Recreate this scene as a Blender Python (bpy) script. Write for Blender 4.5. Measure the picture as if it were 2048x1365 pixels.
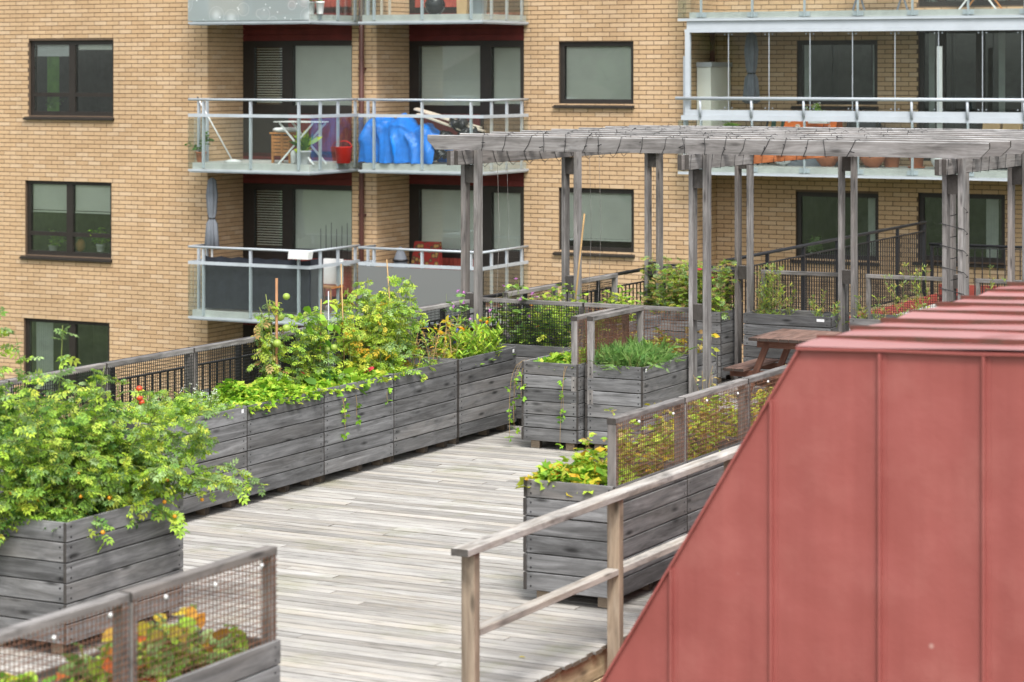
import bpy, bmesh, math, random
import numpy as np
from mathutils import Vector, Matrix

# ------------------------------------------------------------------ scene, camera, light
scene = bpy.context.scene
for o in list(bpy.data.objects):
    bpy.data.objects.remove(o)
COL = scene.collection

F, CX, HY, HCAM = 4835.6, 1024.0, 140.0, 4.0      # photo pixels: focal length, centre, horizon; camera height over the deck
cam_d = bpy.data.cameras.new('camera')
cam = bpy.data.objects.new('camera', cam_d)
COL.objects.link(cam)
cam.location = (0, 0, HCAM)
cam.rotation_euler = (math.radians(90), 0, 0)
cam_d.sensor_width = 36
cam_d.lens = 85
cam_d.shift_y = -(682.5 - HY) / 2048
cam_d.clip_start = 0.1
cam_d.clip_end = 2000
cam_d.dof.use_dof = True
cam_d.dof.focus_distance = 25.0
cam_d.dof.aperture_fstop = 2.8
scene.camera = cam

SUN_EL, SUN_AZ = math.radians(54), math.radians(170)   # azimuth clockwise from +Y
world = bpy.data.worlds.new('World')
scene.world = world
world.use_nodes = True
wn = world.node_tree
wn.nodes.clear()
sky = wn.nodes.new('ShaderNodeTexSky')
sky.sky_type = 'NISHITA'
sky.sun_disc = False
sky.sun_elevation = SUN_EL
sky.sun_rotation = SUN_AZ
sky.dust_density = 3.0
hsv = wn.nodes.new('ShaderNodeHueSaturation')
hsv.inputs['Saturation'].default_value = 0.22
bg = wn.nodes.new('ShaderNodeBackground')
bg.inputs['Strength'].default_value = 0.15
wo = wn.nodes.new('ShaderNodeOutputWorld')
wn.links.new(sky.outputs[0], hsv.inputs['Color'])
wn.links.new(hsv.outputs[0], bg.inputs['Color'])
wn.links.new(bg.outputs[0], wo.inputs['Surface'])
sun_d = bpy.data.lights.new('sun', 'SUN')
sun_d.energy = 1.5
sun_d.angle = math.radians(16)
sun_d.color = (1.0, 0.95, 0.88)
sun = bpy.data.objects.new('sun', sun_d)
COL.objects.link(sun)
sd = Vector((math.sin(SUN_AZ) * math.cos(SUN_EL), math.cos(SUN_AZ) * math.cos(SUN_EL), math.sin(SUN_EL)))
sun.rotation_euler = (-sd).to_track_quat('-Z', 'Y').to_euler()
sun.location = (0, 0, 60)
scene.view_settings.view_transform = 'Standard'
scene.view_settings.look = 'None'
scene.view_settings.exposure = 1.06
scene.view_settings.gamma = 1
scene.view_settings.use_curve_mapping = False
scene.render.engine = 'CYCLES'
scene.cycles.max_bounces = 8
scene.cycles.transparent_max_bounces = 16
scene.cycles.use_denoising = True

# ------------------------------------------------------------------ deck axes: v runs along the deck boards, u along the planter rows
YAW = math.radians(-27.6)
CS, SN = math.cos(YAW), -math.sin(YAW)
OX, OY = -2.42, 22.16


def W(v, u, z=0.0):
    return Vector((OX + SN * u + CS * v, OY + CS * u - SN * v, z))


def pv(px, u):
    k = (px - CX) / F
    return (k * (OY + CS * u) - OX - SN * u) / (CS + k * SN)


def pu(px, v):
    k = (px - CX) / F
    return (k * (OY - SN * v) - OX - CS * v) / (SN - k * CS)


def pz(py, v, u):
    return HCAM - (py - HY) * (OY + CS * u - SN * v) / F


def hit(px, py, z):
    d = (HCAM - z) * F / (py - HY)
    x, y = (px - CX) / F * d - OX, d - OY
    return CS * x - SN * y, SN * x + CS * y


RND = random.Random(7)
NPR = np.random.default_rng(11)

# ------------------------------------------------------------------ materials


class NT:
    def __init__(self, name):
        self.m = bpy.data.materials.new(name)
        self.m.use_nodes = True
        self.t = self.m.node_tree
        self.t.nodes.clear()
        self.out = self.n('ShaderNodeOutputMaterial')

    def n(self, typ, ins=None, **props):
        nd = self.t.nodes.new(typ)
        for k, v in props.items():
            setattr(nd, k, v)
        for k, v in (ins or {}).items():
            sock = nd.inputs[k]
            if isinstance(v, bpy.types.NodeSocket):
                self.t.links.new(v, sock)
            else:
                sock.default_value = v
        return nd

    def math(self, op, a, b=None, c=None):
        ins = {0: a}
        if b is not None:
            ins[1] = b
        if c is not None:
            ins[2] = c
        return self.n('ShaderNodeMath', ins, operation=op).outputs[0]

    def ramp(self, fac, stops):
        nd = self.n('ShaderNodeValToRGB', {'Fac': fac})
        el = nd.color_ramp.elements
        while len(el) < len(stops):
            el.new(0.5)
        for e, (p, c) in zip(el, stops):
            e.position = p
            e.color = (c[0], c[1], c[2], 1) if not isinstance(c, (int, float)) else (c, c, c, 1)
        return nd.outputs[0]

    def mix(self, fac, a, b, mode='MIX'):
        nd = self.n('ShaderNodeMix', data_type='RGBA', blend_type=mode)
        for s, v in ((0, fac), (6, a), (7, b)):
            if isinstance(v, bpy.types.NodeSocket):
                self.t.links.new(v, nd.inputs[s])
            else:
                nd.inputs[s].default_value = v if s == 0 else (v[0], v[1], v[2], 1)
        return nd.outputs[2]

    def rnd(self):
        oi = self.n('ShaderNodeObjectInfo').outputs['Random']
        ge = self.n('ShaderNodeNewGeometry').outputs['Random Per Island']
        return self.math('FRACT', self.math('ADD', oi, self.math('MULTIPLY', ge, 7.31)))

    def bsdf(self, col, rough=0.6, metal=0.0, spec=0.4, normal=None, **kw):
        ins = {'Base Color': col if isinstance(col, bpy.types.NodeSocket) else (*col[:3], 1), 'Roughness': rough,
               'Metallic': metal, 'Specular IOR Level': spec}
        ins.update(kw)
        b = self.n('ShaderNodeBsdfPrincipled', ins)
        if normal is not None:
            self.t.links.new(normal, b.inputs['Normal'])
        return b.outputs[0]

    def done(self, shader):
        self.t.links.new(shader, self.out.inputs['Surface'])
        return self.m


def wood(name, dark, mid, light, warm=(0.24, 0.19, 0.14), warmth=0.35, var=0.35, rough=0.8, moss=0.0, knots=1.0, endc=(0.035, 0.03, 0.026), cloud=1.0, edge=0.0):
    t = NT(name)
    r = t.rnd()
    tc = t.n('ShaderNodeTexCoord')
    off = t.n('ShaderNodeCombineXYZ', {0: t.math('MULTIPLY', r, 57.0), 1: t.math('MULTIPLY', r, 23.0), 2: t.math('MULTIPLY', r, 41.0)}).outputs[0]
    pos = t.n('ShaderNodeVectorMath', {0: tc.outputs['Object'], 1: off}, operation='ADD').outputs[0]
    mp = t.n('ShaderNodeMapping', {'Vector': pos, 'Scale': (1.5, 19, 19)}).outputs[0]
    g = t.n('ShaderNodeTexNoise', {'Vector': mp, 'Scale': 1.0, 'Detail': 7.0, 'Roughness': 0.68, 'Distortion': 0.9}).outputs[0]
    mp2 = t.n('ShaderNodeMapping', {'Vector': pos, 'Scale': (2.0, 6.5, 6.5)}).outputs[0]
    p = t.n('ShaderNodeTexNoise', {'Vector': mp2, 'Scale': 1.0, 'Detail': 5.0, 'Roughness': 0.65, 'Distortion': 0.7}).outputs[0]
    mp3 = t.n('ShaderNodeMapping', {'Vector': pos, 'Scale': (2.3, 8.5, 8.5)}).outputs[0]
    vo = t.n('ShaderNodeTexVoronoi', {'Vector': mp3, 'Scale': 1.0, 'Randomness': 1.0}).outputs['Distance']
    kn = t.ramp(vo, [(0.0, 1.0), (0.07, 0.9), (0.2, 0.0)])
    col = t.ramp(g, [(0.28, dark), (0.5, mid), (0.7, light)])
    pc = t.ramp(p, [(0.32, 1.0 - 0.5 * cloud), (0.5, 1.0), (0.68, 1.0 + 0.38 * cloud)])
    col = t.mix(1.0, col, pc, 'MULTIPLY')
    wf = t.math('MULTIPLY', t.ramp(t.math('FRACT', t.math('MULTIPLY', r, 13.7)), [(0.35, 0.0), (1.0, 1.0)]), t.math('MULTIPLY', t.ramp(p, [(0.4, 0.2), (0.6, 1.0)]), warmth))
    col = t.mix(wf, col, warm)
    col = t.mix(t.math('MULTIPLY', kn, 0.72 * knots), col, tuple(c * 0.3 for c in dark))
    tint = t.math('ADD', 1.0 - var / 2, t.math('MULTIPLY', t.math('FRACT', t.math('MULTIPLY', r, 5.13)), var))
    hs = t.n('ShaderNodeHueSaturation', {'Value': tint, 'Color': col}).outputs[0]
    if edge:
        yy = t.math('ABSOLUTE', t.n('ShaderNodeSeparateXYZ', {0: tc.outputs['Object']}).outputs[1])
        hs = t.mix(t.math('MULTIPLY', t.ramp(t.math('DIVIDE', yy, edge), [(0.86, 0.0), (0.99, 1.0)]), 0.6), hs, tuple(c * 0.4 for c in dark))
    if moss:
        gp = t.n('ShaderNodeNewGeometry').outputs['Position']
        mo = t.n('ShaderNodeTexNoise', {'Vector': gp, 'Scale': 1.3, 'Detail': 5.0, 'Roughness': 0.65}).outputs[0]
        mf = t.math('MULTIPLY', t.ramp(mo, [(0.55, 0.0), (0.72, 1.0)]), moss)
        hs = t.mix(mf, hs, (0.16, 0.17, 0.05))
    nx = t.n('ShaderNodeSeparateXYZ', {0: tc.outputs['Normal']}).outputs[0]
    endf = t.ramp(t.math('ABSOLUTE', nx), [(0.8, 0.0), (0.9, 1.0)])
    hs = t.mix(t.math('MULTIPLY', endf, 0.85), hs, endc)
    bp = t.n('ShaderNodeBump', {'Strength': 0.35, 'Distance': 0.004, 'Height': g}).outputs[0]
    return t.done(t.bsdf(hs, rough, 0, 0.25, bp))


def plain(name, col, rough=0.6, metal=0.0, var=0.12, scale=6.0, spec=0.4, col2=None, bump=0.0, rndvar=0.0):
    t = NT(name)
    gp = t.n('ShaderNodeTexCoord').outputs['Object']
    nz = t.n('ShaderNodeTexNoise', {'Vector': gp, 'Scale': scale, 'Detail': 5.0, 'Roughness': 0.6}).outputs[0]
    c2 = col2 or tuple(c * (1 - var) for c in col)
    c1 = col if col2 else tuple(min(1, c * (1 + var)) for c in col)
    c = t.ramp(nz, [(0.32, c2), (0.66, c1)])
    if rndvar:
        c = t.n('ShaderNodeHueSaturation', {'Value': t.math('ADD', 1 - rndvar / 2, t.math('MULTIPLY', t.rnd(), rndvar)), 'Color': c}).outputs[0]
    nm = t.n('ShaderNodeBump', {'Strength': bump, 'Distance': 0.01, 'Height': nz}).outputs[0] if bump else None
    return t.done(t.bsdf(c, rough, metal, spec, nm))


def leafmat(name, cols, transl=0.3):
    t = NT(name)
    r = t.n('ShaderNodeNewGeometry').outputs['Random Per Island']
    stops = [(i / max(1, len(cols) - 1), c) for i, c in enumerate(cols)]
    c = t.ramp(r, stops)
    gp = t.n('ShaderNodeTexCoord').outputs['Object']
    nz = t.n('ShaderNodeTexNoise', {'Vector': gp, 'Scale': 3.0, 'Detail': 3.0}).outputs[0]
    v = t.math('ADD', 0.4, t.math('MULTIPLY', nz, 1.25))
    c = t.n('ShaderNodeHueSaturation', {'Value': v, 'Color': c}).outputs[0]
    d = t.bsdf(c, 0.55, 0, 0.3)
    tr = t.n('ShaderNodeBsdfTranslucent', {'Color': c}).outputs[0]
    mx = t.n('ShaderNodeMixShader', {0: transl, 1: d, 2: tr}).outputs[0]
    return t.done(mx)


def glassmat(name, tint=(0.9, 0.95, 0.93), refl=1.0, haze=0.0, hazecol=(0.5, 0.52, 0.5)):
    t = NT(name)
    tr = t.n('ShaderNodeBsdfTransparent', {'Color': (*tint, 1)}).outputs[0]
    gl = t.n('ShaderNodeBsdfGlossy', {'Color': (0.95, 1.0, 0.98, 1), 'Roughness': 0.02}).outputs[0]
    fr = t.math('MULTIPLY', t.n('ShaderNodeFresnel', {'IOR': 1.5}).outputs[0], refl)
    if haze:
        df = t.n('ShaderNodeBsdfDiffuse', {'Color': (*hazecol, 1)}).outputs[0]
        tr = t.n('ShaderNodeMixShader', {0: haze, 1: tr, 2: df}).outputs[0]
    return t.done(t.n('ShaderNodeMixShader', {0: fr, 1: tr, 2: gl}).outputs[0])


M = {}
M['box'] = wood('weathered_box_wood', (0.062, 0.062, 0.062), (0.132, 0.133, 0.135), (0.215, 0.218, 0.223), warm=(0.19, 0.165, 0.14), warmth=0.3, var=0.55, knots=1.3, cloud=0.55)
M['deck'] = wood('weathered_deck_wood', (0.185, 0.175, 0.158), (0.355, 0.344, 0.325), (0.445, 0.436, 0.42), warm=(0.33, 0.27, 0.19), warmth=0.35, var=0.5, moss=0.35, cloud=0.35, edge=0.054, knots=0.6, endc=(0.12, 0.09, 0.06))
M['deckfar'] = wood('far_deck_wood', (0.185, 0.175, 0.158), (0.355, 0.344, 0.325), (0.445, 0.436, 0.42), warm=(0.33, 0.27, 0.19), warmth=0.35, var=0.5, moss=0.35, cloud=0.35, knots=0.6, endc=(0.12, 0.09, 0.06))
M['frame'] = wood('weathered_frame_wood', (0.1, 0.095, 0.09), (0.19, 0.18, 0.172), (0.29, 0.28, 0.275), warm=(0.2, 0.16, 0.13), warmth=0.3)
M['rail'] = wood('railing_wood', (0.22, 0.195, 0.165), (0.37, 0.352, 0.327), (0.5, 0.49, 0.475), warm=(0.4, 0.31, 0.21), warmth=0.3, var=0.2)
M['railpost'] = wood('railing_post_wood', (0.17, 0.13, 0.095), (0.265, 0.21, 0.155), (0.35, 0.29, 0.225), warm=(0.26, 0.18, 0.11), warmth=0.4, var=0.2)
M['perg'] = wood('pergola_wood', (0.09, 0.083, 0.079), (0.19, 0.18, 0.175), (0.28, 0.272, 0.27), warm=(0.22, 0.175, 0.145), warmth=0.35, var=0.3, cloud=0.6)
M['pergtop'] = wood('sky_lit_pergola_wood', (0.17, 0.168, 0.166), (0.27, 0.268, 0.266), (0.36, 0.358, 0.355), warmth=0.1, var=0.2)  # lighter copy of the pergola wood: skylight on joist tops painted in
M['newbeam'] = wood('new_orange_wood', (0.3, 0.09, 0.03), (0.42, 0.14, 0.05), (0.5, 0.18, 0.07), warmth=0.1)
M['newplank'] = wood('fresh_plank_wood', (0.4, 0.3, 0.17), (0.56, 0.44, 0.27), (0.66, 0.54, 0.36), warmth=0.3, var=0.2)
M['table'] = wood('stained_table_wood', (0.13, 0.075, 0.06), (0.2, 0.125, 0.1), (0.26, 0.175, 0.15), warm=(0.2, 0.11, 0.08), var=0.2, knots=0.3)
M['tableleg'] = wood('stained_leg_wood', (0.11, 0.05, 0.035), (0.16, 0.075, 0.052), (0.21, 0.11, 0.08), warm=(0.16, 0.07, 0.045), var=0.15, knots=0.3)
M['soil'] = plain('soil', (0.05, 0.037, 0.027), 0.95, var=0.5, scale=20, bump=0.6)
M['rust'] = plain('rusty_wire', (0.15, 0.072, 0.042), 0.8, 0.0, 0.4, 12)
M['black'] = plain('black_painted_steel', (0.012, 0.012, 0.014), 0.5, 0.0, 0.2)
M['galv'] = plain('grey_painted_steel', (0.42, 0.46, 0.5), 0.5, 0.1, 0.08, 3)
M['alu'] = plain('white_aluminium', (0.44, 0.48, 0.52), 0.4, 0.0, 0.05, 3)
M['conc'] = plain('balcony_concrete', (0.42, 0.43, 0.41), 0.85, 0, 0.14, 3)
M['mortar'] = plain('mortar', (0.11, 0.075, 0.05), 0.9, 0, 0.15, 5)
M['wframe'] = plain('dark_brown_frame', (0.022, 0.018, 0.015), 0.45, 0, 0.15)
M['redboard'] = plain('dark_red_boards', (0.13, 0.02, 0.018), 0.7, 0, 0.2, 4)
M['redmetal2'] = plain('brick_red_boards', (0.27, 0.05, 0.035), 0.7, 0, 0.2, 4)
M['blind'] = plain('venetian_blind', (0.8, 0.8, 0.74), 0.6, 0, 0.05, 2)
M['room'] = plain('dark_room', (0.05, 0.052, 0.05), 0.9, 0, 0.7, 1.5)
M['curtain'] = plain('white_curtain', (0.5, 0.52, 0.5), 0.8, 0, 0.1)
M['curtaingreen'] = plain('green_curtain', (0.12, 0.26, 0.04), 0.8, 0, 0.2)
M['pipe'] = plain('brown_drainpipe', (0.09, 0.035, 0.028), 0.5, 0, 0.1)
M['glass'] = glassmat('window_glass', (0.94, 0.965, 0.95), 1.6)
M['balglass'] = glassmat('balcony_glass', (0.93, 0.955, 0.945), 0.2, 0.02)
M['frost'] = glassmat('frosted_glass', (0.35, 0.36, 0.36), 0.6, 0.7, (0.24, 0.25, 0.25))
M['clearglass'] = glassmat('clear_glazing', (0.95, 0.97, 0.96), 0.45)
M['terra'] = plain('terracotta', (0.38, 0.13, 0.06), 0.8, 0, 0.12)
M['white'] = plain('white_paint', (0.72, 0.73, 0.73), 0.45, 0, 0.04)
M['greyplastic'] = plain('grey_plastic', (0.42, 0.43, 0.45), 0.5, 0, 0.05)
M['redplastic'] = plain('red_plastic', (0.5, 0.02, 0.015), 0.4, 0, 0.1)
M['purple'] = plain('purple_cloth', (0.11, 0.045, 0.16), 0.9, 0, 0.1)
M['teak'] = plain('orange_brown_wood', (0.42, 0.18, 0.055), 0.6, 0, 0.15, 12)
M['tarp'] = plain('blue_tarpaulin', (0.005, 0.18, 0.66), 0.4, 0, 0.15, 7, bump=0.9)
M['blackbag'] = plain('black_plastic_bag', (0.02, 0.021, 0.024), 0.25, 0, 0.2)
M['greycloth'] = plain('grey_parasol_cloth', (0.16, 0.175, 0.2), 0.9, 0, 0.12)
M['navy'] = plain('navy_screen_fabric', (0.018, 0.021, 0.03), 0.8, 0, 0.2)
M['cream'] = plain('cream_boards', (0.5, 0.44, 0.36), 0.7, 0, 0.1)
M['paper'] = plain('brown_paper', (0.5, 0.34, 0.18), 0.85, 0, 0.1)
M['tagwhite'] = plain('white_tag', (0.75, 0.76, 0.77), 0.5, 0, 0.03)
M['greenplastic'] = plain('green_plastic', (0.02, 0.2, 0.11), 0.4, 0, 0.1)
M['cane'] = plain('bamboo_cane', (0.42, 0.27, 0.12), 0.7, 0, 0.2)
M['stake'] = plain('brown_stake', (0.33, 0.17, 0.08), 0.7, 0, 0.2)
M['stem'] = plain('green_stem', (0.16, 0.2, 0.05), 0.7, 0, 0.25)
M['drystem'] = plain('dry_stem', (0.36, 0.24, 0.1), 0.8, 0, 0.3)
M['flesh_red'] = plain('ripe_tomato', (0.5, 0.06, 0.02), 0.3, 0, 0.1)
M['flesh_green'] = plain('unripe_tomato', (0.26, 0.36, 0.06), 0.35, 0, 0.1)
M['flesh_orange'] = plain('orange_cherry_tomato', (0.7, 0.3, 0.02), 0.3, 0, 0.12)
M['ground'] = plain('lawn_ground', (0.06, 0.08, 0.03), 0.95, 0, 0.3, 0.4)
M['stripes'] = None

# striped and flowered cloths, patterned glass, brick, red sheet metal
t = NT('striped_cloth')
oc = t.n('ShaderNodeTexCoord').outputs['Object']
wv = t.n('ShaderNodeTexWave', {'Vector': oc, 'Scale': 1.6, 'Distortion': 0.0}, wave_type='BANDS', bands_direction='X').outputs[1]
M['stripes'] = t.done(t.bsdf(t.ramp(wv, [(0.45, (0.03, 0.09, 0.06)), (0.55, (0.55, 0.33, 0.13))]), 0.85))
t = NT('flowered_orange_cloth')
oc = t.n('ShaderNodeTexCoord').outputs['Object']
vo = t.n('ShaderNodeTexVoronoi', {'Vector': oc, 'Scale': 6.0})
cc = t.ramp(vo.outputs['Distance'], [(0.22, (0.75, 0.7, 0.6)), (0.3, (0.75, 0.16, 0.02))])
M['orangecloth'] = t.done(t.bsdf(cc, 0.8))
t = NT('red_patterned_cloth')
oc = t.n('ShaderNodeTexCoord').outputs['Object']
vo = t.n('ShaderNodeTexVoronoi', {'Vector': oc, 'Scale': 9.0})
cc = t.ramp(vo.outputs['Distance'], [(0.25, (0.35, 0.2, 0.06)), (0.36, (0.04, 0.045, 0.03)), (0.5, (0.25, 0.025, 0.018))])
M['redcloth'] = t.done(t.bsdf(cc, 0.85))

t = NT('printed_frosted_film')
oc = t.n('ShaderNodeTexCoord').outputs['Object']
vo = t.n('ShaderNodeTexVoronoi', {'Vector': oc, 'Scale': 2.6})
blob = t.ramp(vo.outputs['Distance'], [(0.0, 0.85), (0.3, 0.2), (0.42, 0.12), (0.44, 0.4), (0.46, 0.1)])
vo2 = t.n('ShaderNodeTexVoronoi', {'Vector': oc, 'Scale': 7.0})
dots = t.ramp(vo2.outputs['Distance'], [(0.09, 0.9), (0.13, 0.0)])
ff = t.math('MINIMUM', 1.0, t.math('ADD', blob, dots))
colr = t.mix(ff, (0.36, 0.41, 0.41), (0.66, 0.7, 0.72))
df = t.bsdf(colr, 0.4)
tr = t.n('ShaderNodeBsdfTransparent', {'Color': (0.8, 0.85, 0.85, 1)}).outputs[0]
M['film'] = t.done(t.n('ShaderNodeMixShader', {0: t.math('ADD', 0.45, t.math('MULTIPLY', ff, 0.4)), 1: tr, 2: df}).outputs[0])

t = NT('yellow_brick')
r = t.rnd()
c = t.ramp(r, [(0.0, (0.43, 0.29, 0.165)), (0.2, (0.46, 0.315, 0.183)), (0.55, (0.475, 0.33, 0.195)), (0.8, (0.49, 0.345, 0.21)), (1.0, (0.505, 0.37, 0.24))])
gp = t.n('ShaderNodeNewGeometry').outputs['Position']
nz = t.n('ShaderNodeTexNoise', {'Vector': gp, 'Scale': 14.0, 'Detail': 4.0}).outputs[0]
nz2 = t.n('ShaderNodeTexNoise', {'Vector': gp, 'Scale': 0.7, 'Detail': 3.0}).outputs[0]
stm = t.n('ShaderNodeMapping', {'Vector': gp, 'Scale': (1.6, 1.6, 0.16)}).outputs[0]
st3 = t.n('ShaderNodeTexNoise', {'Vector': stm, 'Scale': 1.0, 'Detail': 4.0, 'Roughness': 0.6}).outputs[0]
vv = t.math('ADD', 0.6, t.math('ADD', t.math('MULTIPLY', nz, 0.28), t.math('ADD', t.math('MULTIPLY', nz2, 0.26), t.math('MULTIPLY', st3, 0.3))))
c = t.n('ShaderNodeHueSaturation', {'Value': vv, 'Color': c}).outputs[0]
M['brick'] = t.done(t.bsdf(c, 0.8, 0, 0.25))

t = NT('red_painted_sheet')
gp = t.n('ShaderNodeTexCoord').outputs['Object']
mp = t.n('ShaderNodeMapping', {'Vector': gp, 'Scale': (7, 7, 0.35)}).outputs[0]
nz = t.n('ShaderNodeTexNoise', {'Vector': mp, 'Scale': 1.0, 'Detail': 5.0, 'Roughness': 0.6}).outputs[0]
n2 = t.n('ShaderNodeTexNoise', {'Vector': gp, 'Scale': 2.2, 'Detail': 6.0, 'Roughness': 0.65}).outputs[0]
c = t.ramp(nz, [(0.3, (0.25, 0.066, 0.059)), (0.7, (0.295, 0.082, 0.073))])
c = t.mix(t.math('MULTIPLY', t.ramp(n2, [(0.5, 0.0), (0.75, 1.0)]), 0.25), c, (0.42, 0.17, 0.14))
sp = t.n('ShaderNodeTexVoronoi', {'Vector': gp, 'Scale': 2.3}).outputs['Distance']
c = t.mix(t.ramp(sp, [(0.02, 0.6), (0.04, 0.0)]), c, (0.5, 0.32, 0.28))
n4 = t.n('ShaderNodeTexNoise', {'Vector': gp, 'Scale': 1.3, 'Detail': 2.0, 'Roughness': 0.5}).outputs[0]
b4 = t.n('ShaderNodeBump', {'Strength': 0.3, 'Distance': 0.12, 'Height': n4}).outputs[0]
bp = t.n('ShaderNodeBump', {'Strength': 0.14, 'Distance': 0.05, 'Height': n2, 'Normal': b4}).outputs[0]
rg = t.ramp(n2, [(0.3, 0.32), (0.7, 0.5)])
M['redsheet'] = t.done(t.bsdf(c, rg, 0, 0.5, bp))
t = NT('sky_tinted_red_roof_sheet')
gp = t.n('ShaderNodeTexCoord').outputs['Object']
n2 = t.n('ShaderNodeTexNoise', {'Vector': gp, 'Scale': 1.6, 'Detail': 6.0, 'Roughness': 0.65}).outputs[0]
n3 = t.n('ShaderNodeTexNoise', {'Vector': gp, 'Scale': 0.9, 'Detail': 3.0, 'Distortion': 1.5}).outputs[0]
c = t.ramp(n2, [(0.3, (0.34, 0.12, 0.11)), (0.7, (0.41, 0.17, 0.16))])  # paler and pinker than the cladding: reflected sky put into the base colour
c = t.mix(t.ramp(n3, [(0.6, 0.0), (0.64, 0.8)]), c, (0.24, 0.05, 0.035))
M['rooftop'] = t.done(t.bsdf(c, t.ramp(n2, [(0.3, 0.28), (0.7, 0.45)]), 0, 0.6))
M['seam'] = plain('dirty_red_seam', (0.13, 0.035, 0.026), 0.7, 0, 0.4, 9, col2=(0.07, 0.04, 0.025))

M['lf_tomato'] = leafmat('tomato_leaf', [(0.12, 0.25, 0.05), (0.22, 0.39, 0.06), (0.3, 0.48, 0.065), (0.4, 0.57, 0.08), (0.52, 0.6, 0.1)])
M['lf_dark'] = leafmat('dark_leaf', [(0.04, 0.11, 0.02), (0.07, 0.17, 0.03), (0.12, 0.24, 0.035)])
M['lf_straw'] = leafmat('strawberry_leaf', [(0.11, 0.27, 0.03), (0.2, 0.42, 0.03), (0.28, 0.52, 0.04), (0.4, 0.58, 0.06)])
M['lf_yellow'] = leafmat('yellowing_leaf', [(0.2, 0.34, 0.03), (0.4, 0.44, 0.04), (0.58, 0.45, 0.04), (0.62, 0.34, 0.03)])
M['lf_lime'] = leafmat('lime_leaf', [(0.2, 0.37, 0.04), (0.34, 0.53, 0.05), (0.45, 0.6, 0.06), (0.56, 0.58, 0.08)])
M['lf_carrot'] = leafmat('carrot_leaf', [(0.12, 0.27, 0.07), (0.22, 0.42, 0.1), (0.36, 0.54, 0.18)])
M['lf_sage'] = leafmat('grey_green_leaf', [(0.15, 0.27, 0.08), (0.24, 0.38, 0.13), (0.34, 0.47, 0.2)])
M['lf_dry'] = leafmat('dry_leaf', [(0.26, 0.15, 0.06), (0.4, 0.27, 0.1), (0.5, 0.38, 0.16), (0.38, 0.36, 0.08)])
M['lf_autumn'] = leafmat('autumn_leaf', [(0.5, 0.07, 0.02), (0.5, 0.3, 0.03), (0.26, 0.36, 0.04), (0.18, 0.32, 0.06), (0.13, 0.26, 0.07)])
M['pet_orange'] = leafmat('orange_petal', [(0.75, 0.3, 0.01), (0.8, 0.45, 0.02)])
M['pet_purple'] = leafmat('purple_petal', [(0.4, 0.08, 0.45), (0.55, 0.2, 0.5), (0.25, 0.1, 0.4)])
M['pet_white'] = leafmat('white_petal', [(0.7, 0.72, 0.7), (0.8, 0.8, 0.75)])
M['pet_red'] = leafmat('red_petal', [(0.55, 0.02, 0.06), (0.6, 0.1, 0.12)])
M['pet_blue'] = leafmat('blue_petal', [(0.1, 0.12, 0.5), (0.15, 0.2, 0.55)])

# ------------------------------------------------------------------ geometry helpers


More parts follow.
